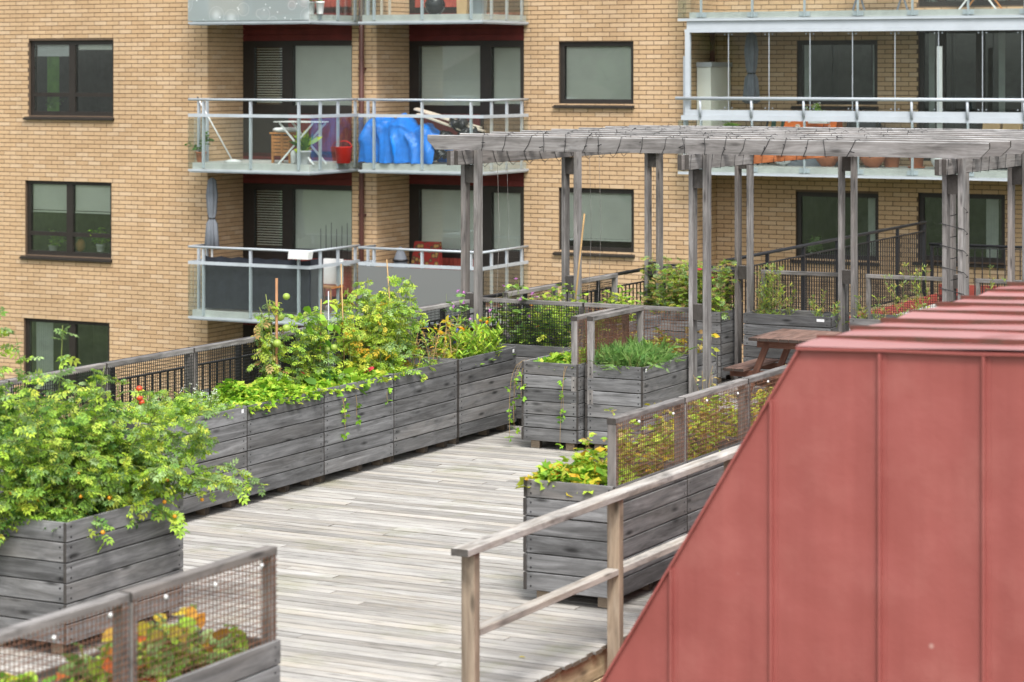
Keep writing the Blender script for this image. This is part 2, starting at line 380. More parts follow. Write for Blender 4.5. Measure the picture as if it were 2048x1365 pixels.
class MB:
    """collects faces; build() links them as ONE mesh object"""

    def __init__(self):
        self.V, self.Fc, self.Mi, self.Sm = [], [], [], []

    def add(self, vs, fs, m=0, smooth=False):
        b = len(self.V)
        self.V += [tuple(v) for v in vs]
        for f in fs:
            self.Fc.append(tuple(b + i for i in f))
            self.Mi.append(m)
            self.Sm.append(smooth)
        return self

    def box(self, x0, x1, y0, y1, z0, z1, m=0):
        v = [(x0, y0, z0), (x1, y0, z0), (x1, y1, z0), (x0, y1, z0), (x0, y0, z1), (x1, y0, z1), (x1, y1, z1), (x0, y1, z1)]
        return self.add(v, [(0, 3, 2, 1), (4, 5, 6, 7), (0, 1, 5, 4), (1, 2, 6, 5), (2, 3, 7, 6), (3, 0, 4, 7)], m)

    def bar(self, p0, p1, w, h, m=0, up=(0, 0, 1)):
        p0, p1 = Vector(p0), Vector(p1)
        d = (p1 - p0).normalized()
        up = Vector(up)
        if abs(d.dot(up)) > 0.98:
            up = Vector((1, 0, 0))
        s = d.cross(up).normalized()
        n = s.cross(d)
        v = []
        for p in (p0, p1):
            for a, b in ((-1, -1), (1, -1), (1, 1), (-1, 1)):
                v.append(p + s * (a * w / 2) + n * (b * h / 2))
        return self.add(v, [(3, 2, 1, 0), (4, 5, 6, 7), (0, 1, 5, 4), (1, 2, 6, 5), (2, 3, 7, 6), (3, 0, 4, 7)], m)

    def tube(self, pts, r, n=6, m=0, taper=1.0):
        pts = [Vector(p) for p in pts]
        rings = []
        for i, p in enumerate(pts):
            d = (pts[min(i + 1, len(pts) - 1)] - pts[max(i - 1, 0)])
            d = d.normalized() if d.length > 1e-9 else Vector((0, 0, 1))
            up = Vector((0, 0, 1)) if abs(d.z) < 0.9 else Vector((1, 0, 0))
            s = d.cross(up).normalized()
            q = s.cross(d)
            rr = r * (1 + (taper - 1) * i / max(1, len(pts) - 1))
            rings.append([p + s * (rr * math.cos(2 * math.pi * k / n)) + q * (rr * math.sin(2 * math.pi * k / n)) for k in range(n)])
        v = [x for ring in rings for x in ring]
        f = []
        for i in range(len(rings) - 1):
            for k in range(n):
                a, b = i * n + k, i * n + (k + 1) % n
                f.append((a, b, b + n, a + n))
        f.append(tuple(range(n - 1, -1, -1)))
        f.append(tuple((len(rings) - 1) * n + k for k in range(n)))
        return self.add(v, f, m, n > 4)

    def lathe(self, prof, c=(0, 0, 0), n=16, m=0, fold=0.0, nf=8, sx=1.0):
        v, f = [], []
        for r, z in prof:
            for k in range(n):
                a = 2 * math.pi * k / n
                rr = r * (1 + fold * math.cos(nf * a))
                v.append((c[0] + rr * math.cos(a) * sx, c[1] + rr * math.sin(a), c[2] + z))
        for i in range(len(prof) - 1):
            for k in range(n):
                a, b = i * n + k, i * n + (k + 1) % n
                f.append((a, b, b + n, a + n))
        f.append(tuple(range(n - 1, -1, -1)))
        f.append(tuple((len(prof) - 1) * n + k for k in range(n)))
        return self.add(v, f, m, True)

    def ball(self, c, r, n=8, k=6, m=0, sq=1.0):
        prof = [(max(0.001, r * math.sin(math.pi * i / k)), -r * sq * math.cos(math.pi * i / k)) for i in range(k + 1)]
        return self.lathe(prof, c, n, m)

    def mesh(self, name, mats):
        me = bpy.data.meshes.new(name)
        me.from_pydata(self.V, [], self.Fc)
        for mt in (mats if isinstance(mats, (list, tuple)) else [mats]):
            me.materials.append(mt)
        me.polygons.foreach_set('material_index', self.Mi)
        me.polygons.foreach_set('use_smooth', self.Sm)
        me.update()
        return me

    def build(self, name, mats, parent=None, loc=(0, 0, 0)):
        return link(name, self.mesh(name, mats), parent, loc)


def link(name, me, parent=None, loc=(0, 0, 0)):
    o = bpy.data.objects.new(name, me)
    COL.objects.link(o)
    o.parent = parent
    o.location = loc
    return o


def tag(o, label=None, cat=None, group=None, kind=None):
    if label:
        o['label'] = label
    if cat:
        o['category'] = cat
    if group:
        o['group'] = group
    if kind:
        o['kind'] = kind
    return o


def thing(name, label, cat, v, u, z=0.0, group=None, kind=None, rot=0.0):
    """an Empty at the thing's base, turned to the deck axes: local x = v, local y = u"""
    o = link(name, None, None, W(v, u, z))
    o.rotation_euler = (0, 0, YAW + rot)
    return tag(o, label, cat, group, kind)


def part(name, parent, loc=(0, 0, 0)):
    o = link(name, None, parent, loc)
    o.empty_display_size = 0.1
    return o


_pl = {}


def plank(name, parent, mat, p0, p1, w, t, up=(0, 0, 1), ch=0.004):
    """a board with eased edges, its length along local x"""
    p0, p1 = Vector(p0), Vector(p1)
    L = (p1 - p0).length
    key = (round(L, 3), round(w, 4), round(t, 4), mat.name, ch)
    if key not in _pl:
        a, b = w / 2, t / 2
        sec = [(-a + ch, -b), (a - ch, -b), (a, -b + ch), (a, b - ch), (a - ch, b), (-a + ch, b), (-a, b - ch), (-a, -b + ch)]
        vs = [(-L / 2, y, z) for y, z in sec] + [(L / 2, y, z) for y, z in sec]
        fs = [(i, (i + 1) % 8, 8 + (i + 1) % 8, 8 + i)[::-1] for i in range(8)] + [tuple(range(8)), tuple(range(15, 7, -1))]
        _pl[key] = MB().add(vs, fs).mesh(name, mat)
        bm = bmesh.new()
        bm.from_mesh(_pl[key])
        bmesh.ops.recalc_face_normals(bm, faces=bm.faces)
        bm.to_mesh(_pl[key])
        bm.free()
    o = link(name, _pl[key], parent)
    d = (p1 - p0).normalized()
    up = Vector(up)
    y = up.cross(d).normalized()
    z = d.cross(y)
    m = Matrix((d, y, z)).transposed().to_4x4()
    m.translation = (p0 + p1) / 2
    o.matrix_local = m
    return o


# ------------------------------------------------------------------ leaves and stems


def template(kind):
    """leaf shapes of length 1 along +y, face up +z; all pieces share vertices so that a leaf is one island"""
    if kind == 'oval':
        V = [(0, 0, 0), (-.27, .3, .07), (-.22, .68, .05), (0, 1, -.12), (.22, .68, .05), (.27, .3, .07), (0, .33, -.02), (0, .7, -.03)]
        Fc = [(0, 6, 1), (1, 6, 7, 2), (2, 7, 3), (0, 5, 6), (5, 4, 7, 6), (4, 3, 7)]
    elif kind == 'round':
        V = [(0, .1, 0), (-.4, 0, .08), (-.52, .45, .1), (-.3, .85, .02), (0, 1, -.08), (.3, .85, .02), (.52, .45, .1), (.4, 0, .08), (0, .5, -.04)]
        Fc = [(0, 8, 2, 1), (2, 8, 4, 3), (4, 8, 6, 5), (6, 8, 0, 7)]
    elif kind == 'lance':
        V = [(0, 0, 0), (-.09, .3, .03), (-.1, .65, .02), (0, 1, -.1), (.1, .65, .02), (.09, .3, .03), (0, .5, -.02)]
        Fc = [(0, 6, 2, 1), (2, 6, 3), (6, 0, 5, 4), (3, 6, 4)]
    elif kind == 'petal':
        V = [(0, 0, 0), (-.4, .5, .15), (0, 1, .1), (.4, .5, .15)]
        Fc = [(0, 3, 2, 1)]
    elif kind in ('pinnate', 'fern', 'trifol'):
        V, Fc = [], []
        if kind == 'trifol':
            sp = [(0.34, 62, .62), (0.34, -62, .62), (0.36, 0, .64)]
            wd = .36
        elif kind == 'pinnate':
            sp = [(.12, 70, .3), (.16, -66, .32), (.36, 60, .42), (.4, -60, .4), (.6, 48, .38), (.63, -48, .38), (.66, 0, .38)]
            wd = .27
        else:
            sp = []
            for i in range(11):
                a = .12 + i * .075
                ln = .3 * (1 - .06 * i)
                sp += [(a, 50, ln), (a + .03, -50, ln)]
            sp.append((.93, 0, .15))
            wd = .075
        ys = sorted(set([0.0] + [s[0] for s in sp]))
        for y in ys:
            V += [(-.012, y, -.1 * y * y), (.012, y, -.1 * y * y)]
        for i in range(len(ys) - 1):
            Fc.append((2 * i, 2 * i + 1, 2 * i + 3, 2 * i + 2))
        for y, ang, ln in sp:
            i = ys.index(y)
            b = 2 * i + (0 if ang > 0 else 1)
            a = math.radians(ang)
            dx, dy = -math.sin(a), math.cos(a)
            nx, ny = dy, -dx
            bx, by, bz = V[b]
            h = ln * wd
            n = len(V)
            V.append((bx + dx * ln * .45 + nx * h, by + dy * ln * .45 + ny * h, bz + .03))
            V.append((bx + dx * ln, by + dy * ln, bz - .12 * ln * 2))
            V.append((bx + dx * ln * .5 - nx * h, by + dy * ln * .5 - ny * h, bz + .03))
            Fc.append((b, n, n + 1))
            Fc.append((b, n + 1, n + 2))
    return np.array(V, dtype=np.float64), Fc


_TM = {}


def leaves(name, parent, mats, kind, P, D, S, roll=0.6, widen=1.0, label=None):
    """one mesh of many leaves: P points, D directions (n,3), S sizes"""
    if kind not in _TM:
        _TM[kind] = template(kind)
    tv, tf = _TM[kind]
    P, D, S = np.asarray(P, float), np.asarray(D, float), np.asarray(S, float)
    n = len(P)
    if n == 0:
        return None
    D /= np.linalg.norm(D, axis=1)[:, None] + 1e-9
    up = np.array([0, 0, 1.0]) + NPR.normal(0, roll, (n, 3))
    X = np.cross(D, up)
    X /= np.linalg.norm(X, axis=1)[:, None] + 1e-9
    Z = np.cross(X, D)
    k = len(tv)
    vs = (P[:, None, :] + S[:, None, None] * (tv[None, :, 0:1] * widen * X[:, None, :] + tv[None, :, 1:2] * D[:, None, :] + tv[None, :, 2:3] * Z[:, None, :])).reshape(-1, 3)
    ls = np.array([len(f) for f in tf])
    flat = np.concatenate([np.array(f) for f in tf])
    loops = (flat[None, :] + (np.arange(n) * k)[:, None]).reshape(-1)
    tot = np.tile(ls, n)
    start = np.concatenate([[0], np.cumsum(tot)[:-1]])
    me = bpy.data.meshes.new(name)
    me.vertices.add(len(vs))
    me.vertices.foreach_set('co', vs.reshape(-1))
    me.loops.add(len(loops))
    me.loops.foreach_set('vertex_index', loops.astype(np.int32))
    me.polygons.add(len(tot))
    me.polygons.foreach_set('loop_start', start.astype(np.int32))
    me.polygons.foreach_set('loop_total', tot.astype(np.int32))
    mats = mats if isinstance(mats, (list, tuple)) else [mats]
    for m in mats:
        me.materials.append(m)
    if len(mats) > 1:
        mi = np.repeat(NPR.integers(0, len(mats), n), len(ls))
        me.polygons.foreach_set('material_index', mi.astype(np.int32))
    me.update(calc_edges=True)
    o = tag(link(name, me, parent), kind='stuff')
    if label:
        o['label'] = label
    return o


def path(base, direction, length, n=6, droop=0.3, wob=0.04):
    p = np.array(base, float)
    d = np.array(direction, float)
    d /= np.linalg.norm(d) + 1e-9
    out = [p.copy()]
    for i in range(n):
        d = d + np.array([0, 0, -droop / n]) + NPR.normal(0, wob, 3)
        d /= np.linalg.norm(d) + 1e-9
        p = p + d * (length / n)
        out.append(p.copy())
    return np.array(out)


def grow(root, stems, spread, br=8, brlen=0.35, nleaf=7, lsize=0.12, kind='pinnate', mats=None, stemmat=None, stemr=0.008,
         t0=0.12, droop=0.25, brdroop=0.5, leafdroop=0.25, elev=(0.1, 0.8), roll=0.6, top=0.5, leafname='foliage', wob=0.05):
    """stems: list of (x, y, height); returns sampled points for fruit and flowers"""
    mb = MB()
    P, D, S, tips = [], [], [], []
    for x, y, h in stems:
        lean = NPR.normal(0, 1, 2) * spread
        st = path((x, y, 0), (lean[0], lean[1], 1.0), h, 8, droop, wob)
        mb.tube(st, stemr, 5, 0, 0.4)
        segs = [(st, t0, nleaf, 1.0)]
        for b in range(br):
            t = t0 + (0.97 - t0) * (b + NPR.random()) / br
            i = min(int(t * 8), 7)
            q = st[i] + (st[i + 1] - st[i]) * (t * 8 - i)
            a = NPR.random() * 2 * math.pi
            e = NPR.uniform(*elev)
            ln = brlen * NPR.uniform(0.55, 1.1) * (1 - (1 - top) * t)
            bp = path(q, (math.cos(a), math.sin(a), e), ln, 4, brdroop, 0.08)
            mb.tube(bp, stemr * 0.55, 4, 0, 0.4)
            segs.append((bp, 0.15, nleaf, 1 - 0.4 * t))
        for pt, a0, nl, sc in segs:
            m = len(pt) - 1
            for j in range(nl):
                t = a0 + (1 - a0) * (j + 0.7 * NPR.random()) / nl
                i = min(int(t * m), m - 1)
                q = pt[i] + (pt[i + 1] - pt[i]) * (t * m - i)
                ax = pt[i + 1] - pt[i]
                ax = ax / (np.linalg.norm(ax) + 1e-9)
                a = NPR.random() * 2 * math.pi
                d = np.array([math.cos(a), math.sin(a), 0.15 - leafdroop * NPR.random() * 2]) + ax * 0.6
                P.append(q)
                D.append(d)
                S.append(lsize * NPR.uniform(0.6, 1.2) * (0.6 + 0.4 * sc))
            tips.append(pt[-1])
    if stemmat is not None:
        tag(mb.build('stem', stemmat, root), kind='stuff')
    leaves(leafname, root, mats, kind, P, D, S, roll)
    return np.array(P), np.array(tips)


def fruit(root, name, mat, pts, r, group=None):
    me = MB().ball((0, 0, 0), r, 10, 7, 0, 0.92).mesh(name, mat)
    for p in pts:
        o = link(name, me, root, tuple(p))
        s = RND.uniform(0.8, 1.15)
        o.scale = (s, s, s)


def flower(root, name, mat, pts, size, npet=9, centre=None):
    for p in pts:
        tilt = Vector((NPR.normal(0, .5), NPR.normal(-.6, .4), 1)).normalized()
        a = tilt.orthogonal().normalized()
        b = tilt.cross(a)
        D = [np.array(a * math.cos(6.283 * k / npet) + b * math.sin(6.283 * k / npet) + tilt * 0.25) for k in range(npet)]
        leaves(name, root, mat, 'petal', [np.array(p)] * npet, D, [size] * npet, 0.15)


def mound(root, w, l, h, n, lsize, kind, mats, z=0.0, name='foliage', up=0.4, edge=0.0):
    """low dense cover: leaves on a bumpy dome of w x l, standing on short stalks"""
    x = NPR.uniform(-w / 2, w / 2, n)
    y = NPR.uniform(-l / 2, l / 2, n)
    e = np.clip(1 - (np.abs(x) / (w / 2)) ** 3, 0, 1) * np.clip(1 - (np.abs(y) / (l / 2)) ** 4, 0, 1)
    bump = 0.6 + 0.4 * np.sin(x * 9 + 1.3 * np.sin(y * 7)) * np.cos(y * 8 + x * 3)
    zz = z + h * (0.25 + 0.75 * e) * bump * NPR.uniform(0.35, 1.0, n)
    a = NPR.uniform(0, 2 * math.pi, n)
    D = np.stack([np.cos(a) + x / w * edge, np.sin(a) + y / l * edge, NPR.normal(up, 0.35, n)], 1)
    leaves(name, root, mats, kind, np.stack([x, y, zz], 1), D, lsize * NPR.uniform(0.6, 1.2, n), 0.5)
    mb = MB()
    for i in range(min(n, 60)):
        mb.tube([(x[i] * .9, y[i] * .9, z - .02), (x[i], y[i], zz[i])], 0.003, 4)
    tag(mb.build('stalk', M['stem'], root), kind='stuff')

# ------------------------------------------------------------------ ground and the apartment building
gr = MB().add([(-300, -120, 0), (300, -120, 0), (300, 500, 0), (-300, 500, 0)], [(0, 1, 2, 3)]).build('ground', M['ground'], None, (0, 0, -3.6))
tag(gr, kind='structure')

UA, UB, UC, UD = 20.1, 21.3, 22.5, 23.75
ZB, ZT = -3.6, 8.0
ST = 2.8
bld = thing('apartment_building', 'yellow brick apartment building with stepped front, dark windows and steel balconies', 'building', 0, 0, 0)
vA0, vA1 = pv(-330, UA), pv(415, UA)
vB0, vB1 = pv(704, UB), pv(753, UB)
vC0, vC1 = pv(1048, UC), pv(1381, UC)
vD1 = pv(2048, UD) + 7.0
BL, BH, JT = 0.302, 0.084, 0.0135


def cut(a, b, holes):
    """[a,b] minus the intervals in holes"""
    segs = [(a, b)]
    for h0, h1 in holes:
        nx = []
        for s0, s1 in segs:
            if h1 <= s0 or h0 >= s1:
                nx.append((s0, s1))
            else:
                if h0 > s0:
                    nx.append((s0, h0))
                if h1 < s1:
                    nx.append((h1, s1))
        segs = nx
    return [s for s in segs if s[1] - s[0] > 0.02]


def brick_wall(s0, s1, fixed, along, holes, loose=None, nloose=0):
    """mortar backing with real openings, and bricks standing 9 mm proud. along 'v': faces -u at u=fixed; 'u': faces +v at v=fixed"""
    back = MB()
    zs = sorted(set([ZB, ZT] + [h[2] for h in holes] + [h[3] for h in holes]))
    ss = sorted(set([s0, s1] + [h[0] for h in holes] + [h[1] for h in holes]))
    T = 0.3

    def bx(mb, a, b, z0, z1, d0, d1, m=0):
        if along == 'v':
            mb.box(a, b, fixed + d0, fixed + d1, z0, z1, m)
        else:
            mb.box(fixed - d1, fixed - d0, a, b, z0, z1, m)
    for i in range(len(ss) - 1):
        for j in range(len(zs) - 1):
            cx, cz = (ss[i] + ss[i + 1]) / 2, (zs[j] + zs[j + 1]) / 2
            if any(h[0] < cx < h[1] and h[2] < cz < h[3] for h in holes):
                continue
            e = ss[i + 1] - (.012 if along == 'v' and ss[i + 1] == s1 else 0)
            bx(back, ss[i], e, zs[j], zs[j + 1], 0.009, T if along == 'u' or ss[i + 1] != s1 else .028)
    wall = back.build('wall', M['mortar'], bld)
    st = MB()
    nb = 0
    z = ZB
    row = 0
    cand = []
    while z + BH < ZT:
        a = s0 - (BL / 2 if row % 2 else 0)
        while a < s1:
            b = a + BL
            z0, z1 = z, z + BH - JT
            hs = [(h[0], h[1]) for h in holes if h[3] > z0 + 0.02 and h[2] < z1 - 0.02]
            for c0, c1 in cut(max(a, s0), min(b - JT, s1), hs):
                j = RND.uniform(-0.0015, 0.0015)
                if loose and loose[0] < c0 and c1 < loose[1] and loose[2] < z0 < loose[3] and c1 - c0 > BL - JT - 0.005:
                    cand.append(((c0 + c1) / 2, (z0 + z1) / 2, j))
                else:
                    bx(st, c0, c1, z0, z1, j, 0.02)
            a = b
        z += BH
        row += 1
    if cand:
        RND.shuffle(cand)
        cand.sort(key=lambda c: -c[0])
        me = MB().box(-(BL - JT) / 2, (BL - JT) / 2, 0, 0.02, -(BH - JT) / 2, (BH - JT) / 2).mesh('brick', M['brick'])
        for c, zc, j in cand[:nloose]:
            link('brick', me, wall, (c, fixed + j, zc))
        for c, zc, j in cand[nloose:]:
            bx(st, c - (BL - JT) / 2, c + (BL - JT) / 2, zc - (BH - JT) / 2, zc + (BH - JT) / 2, j, 0.02)
    tag(st.build('brickwork', M['brick'], wall), kind='stuff')
    return wall


def win(px0, px1, py0, py1, u, k=0):
    v0, v1 = pv(px0, u), pv(px1, u)
    vm = (v0 + v1) / 2
    return v0, v1, pz(py1, vm, u) - ST * k, pz(py0, vm, u) - ST * k


def slats(mb, v0, v1, z0, z1, u, pitch=0.032, hw=1.0):
    n = int((z1 - z0) / pitch)
    for i in range(n):
        z = z1 - (i + .5) * pitch
        mb.add([(v0, u, z - .019 * hw), (v1, u, z - .019 * hw), (v1, u + .022, z + .017 * hw), (v0, u + .022, z + .017 * hw)], [(0, 1, 2, 3)])


def window(h, u, muls=(), trans=(), blind=None, inset=0.07, sill=True, curtains=(), name='window', fw=0.085, sheer=None):
    """frame with its panes, blind, curtains, sill and the dark room behind"""
    v0, v1, z0, z1 = h
    w = part(name, bld)
    ui = u + inset
    fr = MB()
    fr.box(v0, v0 + fw, ui, ui + .07, z0, z1).box(v1 - fw, v1, ui, ui + .07, z0, z1)
    fr.box(v0 + fw, v1 - fw, ui, ui + .07, z1 - fw, z1).box(v0 + fw, v1 - fw, ui, ui + .07, z0, z0 + fw)
    for m in muls:
        fr.box(m - .075, m + .075, ui - .004, ui + .07, z0 + fw, z1 - fw)
    vs = [v0 + fw] + [x for m in muls for x in (m - .075, m + .075)] + [v1 - fw]
    for tz in trans:
        for i in range(0, len(vs), 2):
            fr.box(vs[i], vs[i + 1], ui, ui + .06, tz - .04, tz + .04)
    fr.build('frame', M['wframe'], w)
    for i in range(0, len(vs), 2):
        MB().box(vs[i], vs[i + 1], ui + .035, ui + .041, z0 + fw, z1 - fw).build('pane', M['glass'], w)
        if blind:
            bz = z0 + fw + (1 - blind) * (z1 - z0 - 2 * fw)
            b = MB()
            slats(b, vs[i] + .01, vs[i + 1] - .01, bz, z1 - fw, ui + .075)
            b.box(vs[i] + .01, vs[i + 1] - .01, ui + .07, ui + .09, bz - .03, bz)
            b.build('blind', M['blind'], w)
    for c0, c1, mt in curtains:
        c = MB()
        n = 24
        vv = [(c0 + (c1 - c0) * i / n, ui + .16 + .03 * math.sin(i * 2.1), z) for z in (z0 + .02, z1 - .05) for i in range(n + 1)]
        c.add(vv, [(i, i + 1, n + 2 + i, n + 1 + i) for i in range(n)], 0, True)
        c.build('curtain', M[mt], w)
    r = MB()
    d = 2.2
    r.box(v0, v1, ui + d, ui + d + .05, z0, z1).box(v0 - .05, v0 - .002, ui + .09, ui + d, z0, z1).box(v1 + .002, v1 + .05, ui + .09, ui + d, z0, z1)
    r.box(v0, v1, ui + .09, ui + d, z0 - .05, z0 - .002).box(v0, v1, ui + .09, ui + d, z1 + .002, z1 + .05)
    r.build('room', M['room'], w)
    if sill:
        MB().add([(v0 - .09, u - .07, z0 - .05), (v1 + .02, u - .07, z0 - .05), (v1 + .02, ui, z0 + .0), (v0 - .09, ui, z0 + .0),
                  (v0 - .09, u - .07, z0 - .085), (v1 + .02, u - .07, z0 - .085), (v1 + .02, ui, z0 - .085), (v0 - .09, ui, z0 - .085)],
                 [(0, 1, 2, 3), (7, 6, 5, 4), (0, 4, 5, 1), (1, 5, 6, 2), (2, 6, 7, 3), (3, 7, 4, 0)]).build('sill', M['wframe'], w)
    return w


# openings on the fronts
W1 = win(57, 227, 81, 232, UA)
W2 = win(50, 223, 362, 513, UA)
W3 = win(47, 219, 640, 793, UA)
W0 = (W1[0], W1[1], W1[2] + ST, W1[3] + ST)
W4 = win(1117, 1267, 84, 208, UC)
W5 = win(1117, 1268, 378, 504, UC)
W6 = win(1593, 1755, 81, 210, UD)
W7 = win(1591, 1757, 386, 520, UD)
W8 = win(1836, 2010, 388, 524, UD)
W9 = (W4[0], W4[1], W4[2] + ST, W4[3] + ST)
W10 = (W6[0], W6[1], W6[2] + ST, W6[3] + ST)
D0 = (pv(1836, UD), pv(2048, UD) + 3.0, 2.35, pz(55, pv(1940, UD), UD))
D1 = (D0[0], D0[1], D0[2] + ST, D0[3] + ST)
brick_wall(vA0, vA1, UA, 'v', [W0, W1, W2, W3])
brick_wall(UA + .03, UB + .3, vA1, 'u', [])
brick_wall(vB0, vB1, UB, 'v', [])
brick_wall(UB + .03, UC + .3, vB1, 'u', [])
brick_wall(vC0, vC1, UC, 'v', [W4, W5, W9])
brick_wall(UC + .03, UD, vC1, 'u', [])
brick_wall(vC1, vD1, UD, 'v', [W6, W7, W8, W10, D0, D1], (pv(1380, UD), pv(2040, UD), -0.3, 3.4), 300)
cap = MB()
cap.box(vA0 - .1, vA1 + .1, UA - .15, UA + 12, ZT, ZT + .3).box(vA1 + .1, vB1 + .1, UB - .15, UB + 12, ZT, ZT + .3)
cap.box(vB1 + .1, vC1 + .1, UC - .15, UC + 12, ZT, ZT + .3).box(vC1 + .1, vD1, UD - .15, UD + 12, ZT, ZT + .3)
cap.box(vA0 - .05, vA0, UA + .01, UA + 12, ZB, ZT).box(vD1, vD1 + .05, UD + .01, UD + 12, ZB, ZT).box(vA0, vD1, UA + 12, UA + 12.1, ZB, ZT)
cap.build('roof', M['pipe'], bld)

mA = pv(140, UA)
window(W0, UA, (mA,), (W0[2] + .45,), 0.3)
w = window(W1, UA, (mA,), (pz(190, mA, UA),), None, curtains=((pv(80, UA), pv(104, UA), 'curtaingreen'),))
b = MB()
slats(b, W1[0] + .1, mA - .09, W1[3] - .34, W1[3] - .09, UA + .15)
b.build('blind', M['white'], w)
b = MB()
slats(b, mA + .09, W1[1] - .1, W1[3] - .2, W1[3] - .09, UA + .15)
b.build('blind', M['blind'], w)
window(W2, UA, (pv(135, UA),), (pz(470, mA, UA),), 0.4)
window(W3, UA, (mA,), (), None, curtains=((pv(58, UA), pv(92, UA), 'curtain'),))
window(W4, UC, (), (), 1.0)
window(W5, UC, (), (), 0.86)
window(W9, UC, (), (), 0.6)
window(W6, UD, (), (), None, curtains=((pv(1600, UD), pv(1614, UD), 'curtain'), (pv(1738, UD), pv(1747, UD), 'curtain')))
window(W7, UD, (), (), None, curtains=((pv(1728, UD), pv(1745, UD), 'curtain'),))
window(W8, UD, (), (), None, curtains=((pv(1965, UD), pv(1990, UD), 'curtain'),))
window(W10, UD, (), ())
for Dd in (D0, D1):
    dv = pv(1900, UD)
    window(Dd, UD, (pv(1880, UD), pv(1958, UD), pv(2048, UD)), (), None, sill=False, name='glazed_wall', curtains=((pv(1850, UD), pv(1862, UD), 'curtain'), (pv(1990, UD), pv(2003, UD), 'curtain')))

# recess back walls: red lintel, door with blind, large window, red board panel
for k in (-1, 0, 1, 2):
    dz = -ST * k
    for (p0, p1, u, pd, pw, first) in ((490, 705, UB + .02, (500, 572), (583, 705), 'door'), (825, 1049, UC + .05, (974, 1049), (836, 962), 'window')):
        va, vb = pv(p0, u) - .12, pv(p1, u) + .15
        vm = (va + vb) / 2
        zf, zt = 2.3 + dz, pz(45, vm, u) + dz
        zl, zwt, zwb = pz(82, vm, u) + dz, pz(92, vm, u) + dz, pz(212, vm, u) + dz
        g = part('recess_wall', bld)
        lin = MB()
        n = 5
        for i in range(n):
            a, b_ = zl + (zt + .25 - zl) * i / n, zl + (zt + .25 - zl) * (i + 1) / n
            lin.box(va, vb, u, u + .05, a + .004, b_ - .004)
        lin.box(va, vb, u + .05, u + .1, zl, zt + .25)
        lin.build('lintel_boards', M['redboard'], g)
        d0, d1 = pv(pd[0], u), pv(pd[1], u)
        w0, w1 = pv(pw[0], u), pv(pw[1], u)
        fr = MB()
        holes = [(d0 + .09, d1 - .09, zwb + .02, zwt - .03), (w0 + .02, w1 - .02, zwb, zwt)]
        vs = sorted(set([va, vb] + [x for h in holes for x in h[:2]]))
        zs = sorted(set([zf, zl] + [x for h in holes for x in h[2:]]))
        for i in range(len(vs) - 1):
            for j in range(len(zs) - 1):
                cx, cz = (vs[i] + vs[i + 1]) / 2, (zs[j] + zs[j + 1]) / 2
                if not any(h[0] < cx < h[1] and h[2] < cz < h[3] for h in holes):
                    fr.box(vs[i], vs[i + 1], u, u + .09, zs[j], zs[j + 1])
        fr.box(d0, d1, u - .015, u - .001, zf + .1, zwb - .09)
        fr.build('frame', M['wframe'], g)
        for q, h in enumerate(holes):
            MB().box(h[0], h[1], u + .05, u + .056, h[2], h[3]).build('pane', M['glass'], g)
            b = MB()
            dark_door = first == 'door' and q == 0
            slats(b, h[0] + .005, h[1] - .005, h[2], h[3], u + .1, 0.05 if dark_door else 0.032, 0.45 if dark_door else 1.0)
            b.build('blind', M['blind'], g)
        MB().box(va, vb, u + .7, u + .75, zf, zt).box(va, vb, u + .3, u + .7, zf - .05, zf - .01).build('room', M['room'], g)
        pb = MB()
        x = w0 - .05
        while x < w1 - .03:
            pb.box(x, min(x + .09, w1 + .05), u - .03, u - .002, zf + .12, zwb - .16)
            x += .096
        pb.build('red_panel', M['redmetal2'] if k else M['redboard'], g)

# drainpipe on the pier
dp = MB()
pvv = pv(723, UB - .08)
dp.tube([(pvv, UB - .08, ZB), (pvv, UB - .08, ZT)], 0.05, 10)
for z in np.arange(-3, 8, 1.4):
    dp.box(pvv - .065, pvv + .065, UB - .1, UB, z, z + .04)
dp.build('drainpipe', M['pipe'], bld)


# ---- balconies
def rail_set(b, runs, zf, posts, glass, glass_mats, top=1.2, mid=0.9, gb=-0.13):
    """runs: corner polyline of the outer edge; posts: points; glass: segments"""
    hr, mr = MB(), MB()
    hr.tube([(x, y, zf + top) for x, y in runs], 0.024, 8)
    for i in range(len(runs) - 1):
        mr.bar((*runs[i], zf + mid), (*runs[i + 1], zf + mid), .03, .06)
    hr.build('handrail', M['galv'], b)
    mr.build('midrail', M['galv'], b)
    for x, y in posts:
        MB().bar((x, y, zf - .1), (x, y, zf + top - .03), .06, .035).build('post', M['galv'], b)
    for (p, q), gm in zip(glass, glass_mats):
        if gm is None:
            continue
        MB().bar((p[0], p[1], zf + (mid + gb) / 2 - .01), (q[0], q[1], zf + (mid + gb) / 2 - .01), .01, mid - gb - .06).build('glass_panel', M[gm], b)


